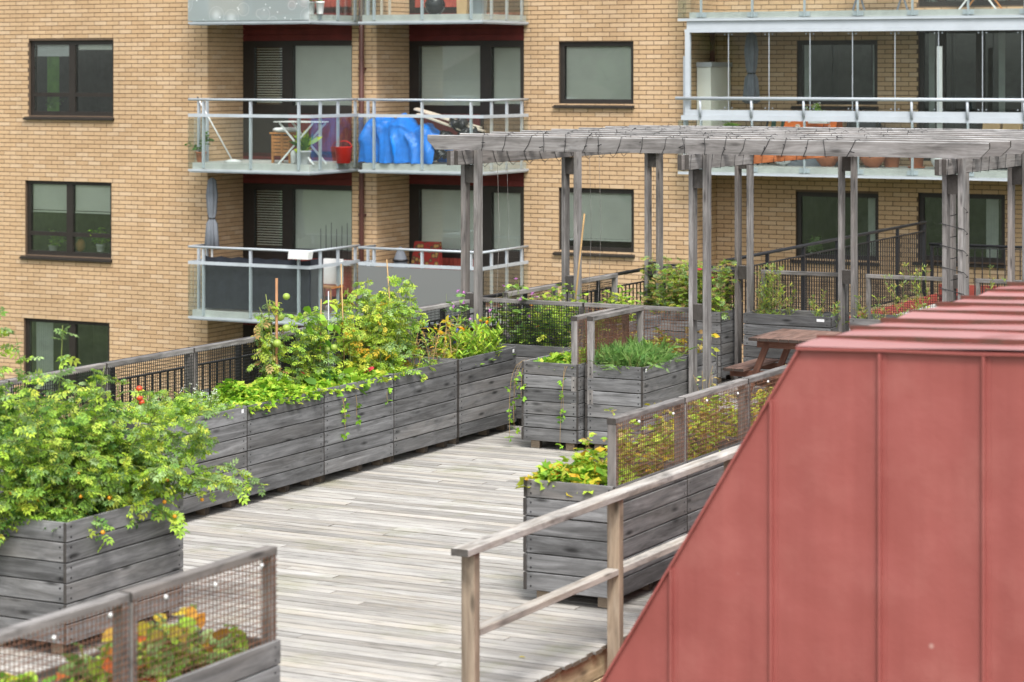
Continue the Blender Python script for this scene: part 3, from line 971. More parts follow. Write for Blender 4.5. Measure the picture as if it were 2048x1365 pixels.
def balcony(v0, v1, uf, uw0, uw1, ub, zf, vi0, vi1, gm, label=None):
    b = part('balcony', bld)
    if label:
        b['label'] = label
    s = MB()
    s.box(v0 + .06, v1 - .06, uf + .06, uw0 - .004, zf - .13, zf)
    s.box(vi0 + .03, v1 - .06, uw0 - .004, uw1 - .004, zf - .13, zf)
    s.box(vi0 + .03, vi1 - .03, uw1 - .004, ub - .004, zf - .13, zf)
    s.build('slab', M['conc'], b)
    f = MB()
    for x0, x1, y0, y1 in ((v0, v1, uf, uf + .06), (v0, v0 + .06, uf + .06, uw0 - .01), (v1 - .06, v1, uf + .06, uw1 - .01)):
        f.box(x0, x1, y0, y1, zf - .16, zf - .125)
        f.box(x0 + .02, x1 - .02, y0 + .02, y1 - .02, zf - .185, zf - .16)
    f.build('fascia', M['galv'], b)
    ns = 3
    posts = [(v0 + .33 + (v1 - v0 - .6) * i / (ns - 1), uf + .04) for i in range(ns)]
    posts += [(v0 + .04, uf + .3), (v0 + .04, uw0 - .12)]
    L = uw1 - uf
    posts += [(v1 - .04, uf + L * t) for t in (.22, .55, .88)]
    runs = [(v0 + .01, uw0 - .03), (v0 + .01, uf + .01), (v1 - .01, uf + .01), (v1 - .01, uw1 - .03)]
    gl = [((v0 - .002, uw0 - .05), (v0 - .002, uf + .02)), ((v0 + .01, uf - .012), (v1 - .01, uf - .012)), ((v1 + .002, uf + .02), (v1 + .002, uw1 - .05))]
    rail_set(b, runs, zf, posts, gl, gm)
    return b


U1F, U2F = 19.4, 20.65
V10, V11 = pv(376, U1F), pv(620, U1F)
V20, V21 = pv(716, U2F), pv(966, U2F)
for k in (-1, 0, 1, 2):
    zf = 2.235 - ST * k
    balcony(V10, V11, U1F, UA, UB, UB + .02, zf, vA1, vB0, ('film', 'film', 'balglass') if k == -1 else ('balglass',) * 3)
    balcony(V20, V21, U2F, UB, UC, UC + .05, zf, vB1, vC0, ('frost', 'frost', 'balglass') if k == 1 else ('balglass',) * 3)

# wide balconies on the right, the middle one glazed in
URF = 22.12
VR0, VR1 = pv(1356, URF), pv(2048, URF) + 4.5
GPX = [1378, 1457, 1538, 1620, 1705, 1790, 1877, 1965, 2044]
for k in (-1, 0):
    zf = 2.25 - ST * k
    b = part('balcony', bld)
    b['label'] = 'wide balcony glazed in with frameless panes' if k == 0 else 'wide open balcony of the top storey'
    s = MB()
    s.box(VR0 + .2, VR1 - .06, URF + .06, UC - .004, zf - .11, zf)
    s.box(vC1 + .03, VR1 - .06, UC - .004, UD - .004, zf - .11, zf)
    s.build('slab', M['conc'], b)
    f = MB()
    f.box(VR0, VR1, URF - .01, URF + .06, zf - .16, zf - .112)
    if k == -1:
        f.box(VR0 + .16, VR1, URF + .03, URF + .12, zf - .31, zf - .162)
        f.box(VR0 + .12, VR1, URF + .02, URF + .13, zf - .37, zf - .312)
    f.build('fascia', M['alu'], b)
    posts = []
    p = VR0 + .45
    while p < VR1:
        posts.append((p, URF + .04))
        p += 1.0
    hr = MB().tube([(VR0 - .03, URF - .04, zf + 1.23), (VR1, URF - .04, zf + 1.23)], .032, 8)
    hr.build('handrail', M['alu'], b)
    mr = MB().box(VR0 + .06, VR1, URF + .0, URF + .06, zf + .83, zf + .92)
    mr.box(VR0 + .13, VR1, URF + .02, URF + .08, zf + .922, zf + 1.02)
    mr.build('midrail', M['alu'], b)
    for x, y in posts:
        m = MB().bar((x, y - .02, zf - .1), (x, y - .02, zf + .83), .05, .03)
        m.tube([(x, y - .06, zf + .89), (x, y - .07, zf + 1.22)], .025, 8)
        m.box(x - .1, x + .1, y - .012, y - .004, zf - .09, zf - .01)
        m.build('post', M['galv'], b)
    MB().box(VR0 + .01, VR1, URF - .03, URF - .02, zf - .1, zf + .83).build('glass_panel', M['balglass'], b)
    MB().box(VR0 - .002, VR0 + .008, URF, UC - .02, zf - .1, zf + .83).build('glass_panel', M['balglass'], b)
    if k == 0:
        ug = URF + .07
        zt0, zt1 = zf + 1.02, zf + ST - .37
        edges = [pv(x, ug) for x in GPX] + [VR1]
        MB().box(VR0 + .13, VR0 + .22, URF + .02, URF + .1, zf + 1.02, zt1).build('corner_post', M['alu'], b)
        MB().box(VR0 + .06, VR0 + .12, URF + .1, URF + .2, zf, zf + 2.0).build('corner_post', M['alu'], b)
        for i in range(len(edges) - 1):
            MB().box(edges[i] + .006, edges[i + 1] - .006, ug, ug + .008, zt0, zt1).build('glazing_pane', M['clearglass'], b)
            sm = MB().box(edges[i + 1] - .006, edges[i + 1] + .006, ug - .002, ug + .012, zt0, zt1)
            for dv in (-.07, 0, .07):
                for zz in (zt0 + .03, zt1 - .05):
                    sm.box(edges[i + 1] + dv - .012, edges[i + 1] + dv + .012, ug - .012, ug - .003, zz, zz + .02)
            sm.build('pane_edge', M['galv'], b)
        dpx = pv(1877, ug + .1)
        MB().box(dpx - .03, dpx + .06, ug + .1, ug + .14, zf, zf + 2.16).build('door_jamb', M['white'], b)
# cupboard with a blind front and a brown pipe at the side wall of the glazed balcony
cb = MB().box(vC1 + .02, vC1 + .3, UC + .25, UD - .05, 2.25, 4.05, 0)
cb.box(vC1 + .0205, vC1 + .33, UC + .22, UD - .03, 4.052, 4.14, 1)
cbo = cb.build('storage_cupboard', [M['blind'], M['greyplastic']], None, W(0, 0, 0))
cbo.rotation_euler = (0, 0, YAW)
tag(cbo, 'pale cupboard with grey lid at the left end of the glazed balcony', 'cupboard')
MB().tube([(vC1 + .12, UC + .75, 4.15), (vC1 + .12, UC + .75, 5.0)], .05, 10).build('vent_pipe', M['pipe'], bld)

# ------------------------------------------------------------------ deck
deck = thing('deck', None, None, 0, 0, 0, kind='structure')
DV0, DV1, DU0, DU1 = -1.0, 5.21, -11.5, 11.3
PIT = 0.121
rows = int((DU1 - DU0) / PIT)
far = MB()
loose = 0
for i in range(rows):
    u = DU0 + (i + .5) * PIT
    v1 = DV1 if u < 6.0 else 13.0
    x = DV0
    cuts = [DV0]
    step = RND.uniform(1.4, 4.2)
    while cuts[-1] + step < v1 - .6:
        cuts.append(cuts[-1] + step)
        step = RND.uniform(3.2, 4.6)
    cuts.append(v1 + RND.uniform(-.012, .012))
    for a, b in zip(cuts[:-1], cuts[1:]):
        dz = RND.uniform(-.003, .002)
        if loose < 300 and -6.9 < u < 6.0:
            plank('board', deck, M['deck'], (a + .002, u + RND.uniform(-.001, .001), -.015 + dz), (b - .002, u + RND.uniform(-.001, .001), -.015 + dz), PIT - .013, .028, ch=.006)
            loose += 1
        else:
            far.box(a + .002, b - .002, u - PIT / 2 + .004, u + PIT / 2 - .004, -.029 + dz, -.001 + dz)
tag(far.build('board_field', M['deckfar'], deck), kind='stuff')
jo = MB()
for x in np.arange(DV0 + .2, DV1 - .4, .6):
    jo.box(x, x + .05, DU0, DU1, -.24, -.032)
jo.box(DV0, DV1 - .2, DU0, DU1, -.3, -.245)
jo.build('joist', M['soil'], deck)
for j in range(2):
    for (a, b) in ((-11.4, -7.2), (-7.195, -3.0), (-2.995, 1.2), (1.205, 5.9)):
        plank('fascia_board', deck, M['newplank'], (DV1 - .06, a, -.13 - j * .2), (DV1 - .06, b, -.13 - j * .2), .19, .03, (1, 0, 0))

# ------------------------------------------------------------------ planters
NBRD, BP, ZB0 = 6, 0.1395, 0.085


def trellis(p, x, L, zt=1.42, z0=0.5, mesh=M['rust'], face=1, y0=None, y1=None, clips=0, thin=False):
    g = part('trellis', p)
    y0 = -L / 2 + .004 if y0 is None else y0
    y1 = L / 2 - .004 if y1 is None else y1
    plank('top_rail', g, M['frame'], (x, y0, zt - .024), (x, y1, zt - .024), .075, .047)
    for y in (y0 + .025, y1 - .025):
        plank('post', g, M['frame'], (x, y, z0), (x, y, zt - .049), .07, .045, (0, 1, 0))
    mb = MB()
    xm = x + face * .04
    za, zb_ = .8, zt - .035
    c, w = (.034, .0019) if thin else (.03, .0023)
    y = y0 + .012
    while y < y1:
        mb.box(xm - w, xm + w, y - w, y + w, za, zb_)
        y += c
    z = za + .01
    while z < zb_ - .01:
        mb.box(xm - w + .004 * face, xm + w + .004 * face, y0 + .005, y1 - .005, z - w, z + w)
        z += c
    tag(mb.build('wire_mesh', mesh, g), kind='stuff')
    for i in range(clips):
        yy = y0 + (y1 - y0) * (i + .6) / clips
        MB().ball((xm + face * .012, yy, zt - .07 - .02 * (i % 2)), .011, 8, 5).build('clip', M['white'], g)
    return g


def planter(label, v, u, rot=0.0, L=1.31, Wd=0.68, tre=None, group='planter boxes on the deck', tags=None, **kw):
    """v,u: centre of the footprint; long side along local y"""
    p = thing('planter_box', label, 'planter', v, u, 0, group, rot=rot)
    a, b = Wd / 2, L / 2
    for i in range(NBRD):
        z = ZB0 + BP * (i + .5)
        j = lambda: RND.uniform(-.002, .002)
        for s in (-1, 1):
            plank('board', p, M['box'], (s * (a - .013) + j(), -b, z), (s * (a - .013) + j(), b, z + j()), BP - .008, .026, (s, 0, 0))
            plank('board', p, M['box'], (-a + .028, s * (b - .02) + j(), z), (a - .028, s * (b - .02) + j(), z + j()), BP - .008, .026, (0, s, 0))
    MB().box(-a + .03, a - .03, -b + .036, b - .036, ZB0 + .02, .79).build('soil', M['soil'], p)
    for sx in (-1, 1):
        for sy in (-1, .25, 1):
            MB().box(sx * (a - .13) - .05, sx * (a - .13) + .05, sy * (b - .1) - .035, sy * (b - .1) + .035, 0.004, ZB0 - .002).build('foot', M['railpost'], p)
    sc = MB()
    for i in range(NBRD):
        for dz in (.035, -.035):
            z = ZB0 + BP * (i + .5) + dz
            for s in (-1, 1):
                for e in (-1, 1):
                    sc.box(s * a - .002, s * a + .002, e * (b - .05) - .006, e * (b - .05) + .006, z - .006, z + .006)
                    sc.box(e * (a - .06) - .006, e * (a - .06) + .006, s * (b - .007) - .003, s * (b - .007) + .003, z - .006, z + .006)
    tag(sc.build('screws', M['black'], p), kind='stuff')
    for t in tags or ():
        g = MB()
        if t[0] == 'x':
            g.box(a + .0005, a + .003, t[1] * (b - .07) - .018, t[1] * (b - .07) + .018, .865, .9)
        else:
            g.box(t[1] * (a - .09) - .05, t[1] * (a - .09) + .05, -b + .002, -b + .0055, .86, .895)
        g.build('number_tag', M['tagwhite'], p)
    if tre:
        for q in tre:
            trellis(p, q * (a - .055), L, face=kw.get('face', 1) * q, mesh=kw.get('mesh', M['rust']), clips=kw.get('clips', 0), thin=kw.get('thin', False))
    return p


X = M['black']
LR = -0.34
left = []
for i, lab in enumerate((
        'grey plank planter behind the big tomato bush holding a red fruited tomato',
        'grey plank planter with white flowered herbs beside the orange tomato bush',
        'grey plank planter overflowing with low strawberry leaves',
        'grey plank planter holding tall staked tomatoes with green fruit',
        'grey plank planter holding tall bushy tomatoes and bare soil at its far end',
        'grey plank planter of orange marigolds at the foot of the first pergola post')):
    u = -2.0 + 1.325 * i + (.045 if i == 5 else 0)
    left.append(planter(lab, LR, u, tre=(-1,), tags=(('x', 1),) if i in (1, 3, 5) else None, face=-1, mesh=X))
planter('grey plank planter hidden at the left end of the long row', LR, -3.325, tre=(-1,), mesh=X)
pb1 = planter('grey plank planter behind the pergola post with a low trellis against the brick wall', LR, 6.9, tre=(-1,), mesh=X)
pb2 = planter('far grey plank planter whose trellis ends beside the black handrail corner', LR, 8.6, tre=(-1,), mesh=X)
big = planter('large grey plank planter under the orange cherry tomato bush', 2.117 - .39, -5.35 + .67, L=1.36, Wd=.78)
pA = planter('grey plank planter with short strawberry plants and trailing runners', .652 + .335, 4.19 + .66, Wd=.67, tre=(1,), tags=None, thin=True)
pB = planter('grey plank planter of feathery carrot tops beside the pergola post', 1.36 + .335, 4.265 + .66, Wd=.67, tre=(-1,), tags=(('x', -1),), thin=True)
R90 = math.radians(90)
T1 = planter('crosswise grey planter of sweet peas behind the black mesh', .05, 5.87, R90, Wd=.66, tre=(-1,), mesh=X)
T2 = planter('crosswise grey planter behind the rusty mesh next to the carrot box', 1.39, 5.87, R90, L=1.33, Wd=.66, tre=(-1,), thin=True)
rightp = []
for i, lab in enumerate((
        'near grey plank planter with yellow strawberry leaves beside the wooden railing',
        'grey plank planter of yellowing stalks behind rusty mesh, second along the railing',
        'grey plank planter of pale stalks behind rusty mesh, third along the railing',
        'grey plank planter beyond the red roof edge, fourth along the railing')):
    rightp.append(planter(lab, 4.824 - .385, -2.352 + .66 + 1.325 * i, Wd=.77, tre=(1,) if i else None, clips=2 if i else 0, thin=True))
trellis(rightp[0], .385 - .055, 1.31, y0=-.62, y1=.65, clips=2, thin=True)
fg = [planter('nearest grey plank planter with red and green leaves behind rusty mesh', 5.24 - .36, -7.5 - .66, Wd=.72, tre=(1,), clips=3, thin=True),
      planter('nearest grey plank planter cut off by the left edge of the photo', 5.24 - .36, -7.5 - .66 - 1.325, Wd=.72, tre=(1,), clips=3, thin=True)]
NEG = math.radians(-90)
pC = planter('far grey planter of red rose bushes between two pergola posts', -.1, 10.28, NEG, L=1.25, Wd=.68, tre=(-1,), tags=None, mesh=X)
pD = planter('far grey planter with tall pale weeds behind the picnic table', 1.4, 10.33, NEG, L=1.17, Wd=.68, tre=(-1,), mesh=X)
pE = planter('far grey planter of thin weeds right of the middle pergola posts', 2.88, 10.33, NEG, L=1.3, Wd=.68, tre=(-1,), mesh=X)
pF = planter('far grey planter with one leafy weed above the red roof', 4.25, 10.33, NEG, L=1.2, Wd=.68, tre=(-1,), mesh=X)
for p, tv in ((pC, 1), (pD, 1)):
    g = MB().box(.3425, .345, .4, .5, .855, .89).build('number_tag', M['tagwhite'], p)

# ------------------------------------------------------------------ wooden railing along the deck edge
rl = thing('wooden_railing', 'weathered wooden railing with two rails along the right deck edge', 'railing', 5.265, 0, 0)
for u in (-5.40, -3.30, -1.2, .9, 3.0, 5.1):
    plank('post', rl, M['railpost'], (0, u, -.45), (0, u, 1.02), .095, .07, (0, 1, 0))
plank('top_rail', rl, M['rail'], (.01, -5.56, 1.045), (.01, -1.0, 1.045), .12, .045)
plank('top_rail', rl, M['rail'], (.01, -.995, 1.045), (.01, 5.2, 1.045), .12, .045)
for a, b in ((-5.36, -3.34), (-3.26, -1.24), (-1.16, .86), (.94, 2.96), (3.04, 5.06)):
    plank('lower_rail', rl, M['rail'], (.0, a, .52), (.0, b, .52), .09, .045)

# ------------------------------------------------------------------ pergola
pg = thing('pergola', 'weathered grey timber pergola with paired posts and stacked joists', 'pergola', 0, 0, 0)
PV = (-.62, 2.17, 4.98)
JZ0, JZ1 = 3.105, 3.268


def post_pair(v, u, top=3.1, block=True):
    for s in (-1, 1):
        plank('post', pg, M['perg'], (v + s * .082, u, 0.0), (v + s * .082, u, top), .135, .048, (1, 0, 0))
    for zc, h in ((2.83, .2), (1.40, .17)):
        plank('spacer_block', pg, M['perg'], (v, u - .055, zc), (v, u + .055, zc), .11, h, ch=.003)


for v, u in ((PV[0], 5.43), (PV[0], 7.98), (PV[0], 10.42), (PV[1], 5.43), (.68, 10.35), (2.08, 10.35), (3.52, 10.35), (PV[2], 5.43), (PV[2], 7.8), (4.95, 10.35)):
    post_pair(v, u)
for v in PV:
    for s in (-1, 1):
        b0 = 4.98 + .04 * s
        if v == PV[1]:
            plank('beam', pg, M['perg'], (v + s * .025, b0, 3.02), (v + s * .025, 6.84, 3.02), .048, .16)
            plank('beam', pg, M['newbeam'], (v + s * .025, 6.845, 3.02), (v + s * .025, 10.6, 3.02), .048, .16)
        else:
            plank('beam', pg, M['perg'], (v + s * .025, b0, 3.02), (v + s * .025, 10.6, 3.02), .048, .16)
plank('beam', pg, M['perg'], (-.7, 10.3, 3.02), (5.1, 10.3, 3.02), .048, .155)
jme = {}


def joist(u, v0, v1, mid):
    """a joist with chamfered lower ends"""
    h, c, t = JZ1 - JZ0, .1, .024
    for a, b, e0, e1 in ((v0, mid, True, False), (mid + .004, v1, False, True)):
        L = b - a
        q_ = .009
        pr = [(-L / 2 + (c if e0 else 0), -h / 2), (L / 2 - (c if e1 else 0), -h / 2), (L / 2, -h / 2 + (c if e1 else .001)), (L / 2, h / 2), (-L / 2, h / 2), (-L / 2, -h / 2 + (c if e0 else .001))]
        key = (round(L, 3), e0)
        if key not in jme:
            pc = [(x, z - (q_ if z > .05 else 0)) for x, z in pr]
            vs = [(x, -t, z) for x, z in pc] + [(x, t, z) for x, z in pc] + [(pr[4][0], -t + q_, h / 2), (pr[3][0], -t + q_, h / 2), (pr[3][0], t - q_, h / 2), (pr[4][0], t - q_, h / 2)]
            fs = [tuple(range(6)), tuple(range(11, 5, -1))] + [(i, 6 + i, 6 + (i + 1) % 6, (i + 1) % 6) for i in range(6) if i != 3]
            fs += [(4, 3, 13, 12), (9, 10, 15, 14), (12, 13, 14, 15), (3, 9, 14, 13), (10, 4, 12, 15)]
            jme[key] = MB().add(vs, fs).mesh('joist', [M['perg'], M['pergtop']])
            for f_ in (7, 8, 9, 10, 11) if False else range(len(fs) - 5, len(fs)):
                jme[key].polygons[f_].material_index = 1
        o = link('joist', jme[key], pg, ((a + b) / 2, u, (JZ0 + JZ1) / 2))


JU = (5.2, 5.95, 6.72, 7.5, 8.3, 9.08, 9.86, 10.6)
for i, u in enumerate(JU):
    joist(u, -1.05, 5.42, 2.1 if i % 2 == 0 else 2.75)
for v, u, z0 in ((-.2, 5.25, 1.3), (-.08, 5.25, 1.25), (.6, 5.95, 1.4), (.72, 5.95, 1.4), (.05, 6.7, 1.5)):
    MB().tube([(v, u, 3.1), (v + .02, u + .01, 2.2), (v - .01, u, z0)], .0022, 4).build('training_string', M['frame'], pg)

# string lights wound round the joists
sl = thing('string_lights', 'dark string of small lights wound round the pergola joists', 'string lights', 0, 0, 0)
wi = MB()
bulbs = []
for i, u in enumerate(JU):
    v = -.55 + RND.uniform(0, .2)
    while v < 4.0 - .1 * i:
        st = RND.uniform(.17, .28) * (1 if i == 0 else 1.7)
        sk = RND.uniform(-.03, .1)
        t_ = .03
        wi.tube([(v, u - t_, JZ0 - .008), (v + sk * .5 + .01, u - t_ - .004, (JZ0 + JZ1) / 2 + RND.uniform(-.03, .03)), (v + sk, u - t_, JZ1 + .006),
                 (v + sk + .02, u + t_, JZ1 + .008 + RND.uniform(0, .012)), (v + st, u + t_, JZ0 - .008), (v + st, u - t_, JZ0 - .01)], .0034 if i < 2 else .0026, 4)
        if i == 0 and RND.random() < .8:
            c = (v + sk * .5, u - t_ - .012, (JZ0 + JZ1) / 2 + RND.uniform(-.04, .04))
            wi.tube([c, (c[0] + RND.uniform(-.05, .05), c[1] - .01, c[2] + RND.uniform(-.04, .02))], .0055, 5)
        if RND.random() < .2:
            c = (v + sk, u, JZ1 + .01)
            wi.tube([c, (c[0] + RND.uniform(-.04, .04), c[1], c[2] + RND.uniform(.01, .035))], .005, 4)
        v += st
for (v, u) in ((PV[1], 5.3), (PV[2], 5.3)):
    y = 5.0
    while y < 8.5:
        wi.tube([(v - .055, y, 2.94), (v + .055, y + .03, 2.93), (v + .06, y + .06, 3.1)], .004, 4)
        y += RND.uniform(.2, .4)
for (v, u) in ((PV[0], 5.43),):
    y = 5.1
    while y < 9.5:
        wi.tube([(v + .055, y, 3.1), (v + .06, y + .04, 3.0), (v + .055, y + .1, 2.93), (v + .05, y + .18, 2.9), (v + .055, y + .26, 2.94)], .004, 4)
        y += RND.uniform(.28, .45)
z = 3.0
pts = []
for k in range(26):
    a = k * 1.57
    pts.append((PV[2] + .125 * (1 if math.cos(a) > 0 else -1), 5.43 + .075 * (1 if math.sin(a) > 0 else -1), 2.6 - k * .055))
wi.tube(pts, .0045, 4)
tag(wi.build('wire', M['black'], sl), kind='stuff')

# ------------------------------------------------------------------ black steel railings beyond the planters


def steel_rail(name, label, p, q, ztop, zbar, zbot, npost, pitch=.11, cat='railing'):
    """p,q in (v,u): handrail, lower bar, balusters and posts"""
    L = math.hypot(q[0] - p[0], q[1] - p[1])
    o = link(name, None, None, W(*p))
    dw = W(*q) - W(*p)
    o.rotation_euler = (0, 0, math.atan2(dw.y, dw.x))
    tag(o, label, cat)
    MB().tube([(-.02, 0, ztop), (L + .02, 0, ztop)], .024, 8).build('handrail', M['black'], o)
    MB().box(0, L, -.018, .018, zbar - .008, zbar + .008).build('bar', M['black'], o)
    MB().box(0, L, -.018, .018, zbot - .008, zbot + .008).build('bar', M['black'], o)
    me = MB().box(-.007, .007, -.007, .007, zbot + .009, zbar - .009).mesh('baluster', M['black'])
    x = pitch
    n = 0
    while x < L - .05 and n < 290:
        link('baluster', me, o, (x, 0, 0))
        x += pitch
        n += 1
    pm = MB().box(-.025, .025, -.022, .0215, zbot - .25, ztop - .02).mesh('post', M['black'])
    for i in range(npost):
        link('post', pm, o, (.03 + (L - .06) * i / max(1, npost - 1), .002, 0))
    return o


steel_rail('steel_railing', 'black steel railing running behind the long left planter row', (-.86, -5.0), (-.86, 11.3), 1.36, 1.2, .12, 9, .115)
steel_rail('steel_railing', 'short black steel railing behind the far pergola posts', (-.84, 11.36), (.2, 11.36), 1.36, 1.2, .12, 2)
steel_rail('steel_railing', 'long black steel railing of the footbridge towards the brick wall', (.22, 10.9), (.05, 19.75), 1.5, 1.36, .36, 7, .11)
steel_rail('steel_railing', 'low black steel railing in front of the ground floor windows', (.12, 19.8), (9.0, 19.8), 1.14, 1.1, .3, 6, .125)
br = thing('footbridge', 'red edged footbridge leading from the deck to the building', 'footbridge', 0, 0, 0)
MB().box(.3, 2.1, 11.4, 19.7, -.1, .2).build('walkway', M['conc'], br)
for j in range(2):
    plank('edge_board', br, M['redmetal2'], (.26, 11.4, .1 + j * .2 - .05), (.26, 19.7, .1 + j * .2 - .05), .19, .03, (-1, 0, 0))
rw = thing('low_wall', 'low dark red boarded wall below the ground floor windows', 'wall', 0, 20.0, 0)
for j in range(5):
    MB().box(.2, 10.2, 0, .06, -.62 + .22 * j, -.405 + .22 * j).build('board', M['redboard'] if j % 2 else M['redmetal2'], rw)

# ------------------------------------------------------------------ picnic table
tb = thing('picnic_table', 'red brown wooden picnic table with attached benches', 'picnic table', 1.86, 9.1, 0)
TW, TL = .78, 1.15
for i in range(6):
    x = -TW / 2 + .065 + i * .13
    plank('slat', tb, M['table'], (x, -TL / 2, .765), (x, TL / 2, .765), .122, .036)
for y in (-TL / 2 + .16, TL / 2 - .16):
    plank('cross_beam', tb, M['tableleg'], (-.33, y, .70), (.33, y, .70), .04, .09)
    plank('bench_beam', tb, M['tableleg'], (-.7, y + .05, .325), (.7, y + .05, .325), .04, .08)
    for s in (-1, 1):
        plank('leg', tb, M['tableleg'], (s * .2, y + .002, .72), (s * .5, y + .002, 0.0), .075, .045, (0, 1, 0))
for s in (-1, 1):
    for i in range(2):
        x = s * (.51 + i * .14)
        plank('bench_slat', tb, M['table'], (x, -TL / 2, .385), (x, TL / 2, .385), .13, .032)

# ------------------------------------------------------------------ red sheet metal roof in front
UF = -7.02
rf = thing('red_roof', 'red standing seam metal roof structure with a sloped left edge', 'roof structure', 0, UF, 0)
vT = 8.05
zT = HCAM - 1.4
sl_ = (vT - 6.94) / (zT - .775)
vR = 13.5
UB2 = 9.0
zR = zT + .028 * (vR - vT)
vBt = vT - sl_ * (zT + 3.2)
body = MB()
body.add([(vBt, 0, -3.2), (vR, 0, -3.2), (vR, 0, zR), (vT, 0, zT), (vBt, UB2, -3.2), (vR, UB2, -3.2), (vR, UB2, zR), (vT, UB2, zT)],
         [(0, 1, 2, 3), (5, 4, 7, 6), (4, 0, 3, 7), (1, 5, 6, 2)])
body.build('cladding', M['redsheet'], rf)
NR, NC = 40, 16
top = MB()
vs = []
for i in range(NR + 1):
    for j in range(NC + 1):
        u = -.02 + (UB2 + .04) * i / NR
        v = vT - .025 + (vR - vT) * j / NC
        wob = .006 * math.sin(i * 1.7 + j * .6) + .005 * math.sin(i * .9 - j * 1.3)
        vs.append((v, u, zT + .006 + .028 * (v - vT) + wob))
fs = []
for i in range(NR):
    for j in range(NC):
        a = i * (NC + 1) + j
        fs.append((a, a + 1, a + NC + 2, a + NC + 1))
top.add(vs, fs, 0, True)
b0 = len(top.V)
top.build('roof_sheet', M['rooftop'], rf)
ed = MB()
for j in range(12):
    a, b = vT - .02 + (vR - vT) * j / 12, vT - .02 + (vR - vT) * (j + 1) / 12
    ed.bar((a, -.02, zT - .006 + .028 * (a - vT) + .003 * math.sin(j * 2.3)), (b, -.02, zT - .006 + .028 * (b - vT) + .003 * math.sin(j * 2.3 + 2.3)), .016, .014)
ed.build('edge_fold', M['redsheet'], rf)
u = .36
us = []
while u < UB2:
    us.append(u)
    u += .5
for i, u in enumerate(us):
    pts = []
    for j in range(13):
        v = vT - .05 + (vR - vT) * j / 12
        pts.append((v, u + .004 * math.sin(j * 2.1 + i), zT + .012 + .028 * (v - vT) + .003 * math.sin(j * 1.3 + i * 2)))
    m = MB()
    for a, b in zip(pts[:-1], pts[1:]):
        m.bar(a, b, .016, .026)
    m.build('standing_seam', M['seam'], rf)
for px in (1345, 1545, 1762, 1970, 2178):
    v = pv(px, UF)
    zt = min(zT + .028 * (v - vT), zT - (vT - v) / sl_)
    m = MB()
    m.box(v - .007, v + .007, -.028, -.0005, -3.2, zt - .02)
    m.box(v + .007, v + .03, -.004, -.0005, -3.2, zt - .02)
    m.build('standing_seam', M['redsheet'], rf)
MB().bar((vBt - .003, -.012, -3.2), (vT - .003, -.012, zT), .012, .02, up=(0, 1, 0)).build('edge_trim', M['redsheet'], rf)

# ------------------------------------------------------------------ plants on the deck
ZS = .79


def plant(name, label, cat, v, u, z=ZS, group=None):
    return thing(name, label, cat, v, u, z, group)


def stake(root, name, x, y, h, r, mat, lean=(0, 0)):
    MB().tube([(x, y, -.05), (x + lean[0], y + lean[1], h)], r, 6).build(name, mat, root)


def pick(P, n, zmin, zmax, cond=None):
    c = [p for p in P if zmin < p[2] < zmax and (cond is None or cond(p))]
    RND.shuffle(c)
    return [p + NPR.normal(0, .015, 3) - np.array([0, 0, .03]) for p in c[:n]]


TG = 'tomato plants'
# the big bush in the near planter
r = plant('tomato_bush', 'big orange cherry tomato bush spilling over the near left planter', 'tomato plant', 1.72, -4.85, group=TG)
P, T = grow(r, [(NPR.uniform(-.33, .3), NPR.uniform(-.5, .35), NPR.uniform(.7, 1.15)) for _ in range(24)], .2, 15, .38, 10, .105, 'pinnate', [M['lf_tomato'], M['lf_lime'], M['lf_tomato'], M['lf_sage'], M['lf_tomato'], M['lf_dark']], M['stem'], .007, .04, .2, .6, .3, (.0, 1.0))
fruit(r, 'cherry_tomato', M['flesh_orange'], pick(P, 34, -.05, .45, lambda p: p[0] > .15 or p[1] < -.25), .017)
edge = [(x, y, .05, a) for x, y, a in ((-.3, -.56, -1.7), (-.1, -.56, -1.5), (-.4, -.55, -1.9), (.36, .5, .2), (-.2, -.56, -1.4))]
mb, PP, DD = MB(), [], []
for x, y, z, a in edge:
    q = path((x, y, z), (math.cos(a), math.sin(a), .5), .3, 7, 2.4, .08)
    mb.tube(q, .005, 5)
    for k in range(16):
        i = 1 + k % 6
        PP.append(q[i])
        DD.append((NPR.normal(math.cos(a), .7), NPR.normal(math.sin(a), .7), -.5))
tag(mb.build('trailing_stem', M['stem'], r), kind='stuff')
leaves('trailing_foliage', r, M['lf_tomato'], 'pinnate', PP, DD, NPR.uniform(.09, .15, len(PP)))
fruit(r, 'cherry_tomato', M['flesh_orange'], [np.array(p) + NPR.normal(0, .03, 3) for p in PP[::4]], .016)
r = plant('tomato_plant', 'tall thin tomato shoots rising behind the orange tomato bush against the brick wall', 'tomato plant', 1.45, -5.0, group=TG)
grow(r, [(-.32, -.3, 1.62), (-.36, -.42, 1.45), (-.2, .05, 1.45), (.0, .3, 1.38), (-.1, .2, 1.3)], .05, 9, .2, 6, .13, 'pinnate', [M['lf_tomato'], M['lf_sage']], M['stem'], .007, .2, .1, .4, .3)
r = plant('tomato_plant', 'airy yellow green tomato plant leaning over the far end of the near planter', 'tomato plant', 1.85, -4.22, group=TG)
P, T = grow(r, [(NPR.uniform(-.25, .15), NPR.uniform(-.25, .1), NPR.uniform(.65, 1.0)) for _ in range(15)] + [(.1, .12, .75), (.15, .15, .8), (.0, .15, .7)], .24, 14, .36, 11, .1, 'pinnate', [M['lf_lime'], M['lf_sage'], M['lf_tomato']], M['stem'], .007, .1, .75, .9, .3)
fruit(r, 'cherry_tomato', M['flesh_orange'], pick(P, 8, -.2, .3), .016)
mb, PP, DD = MB(), [], []
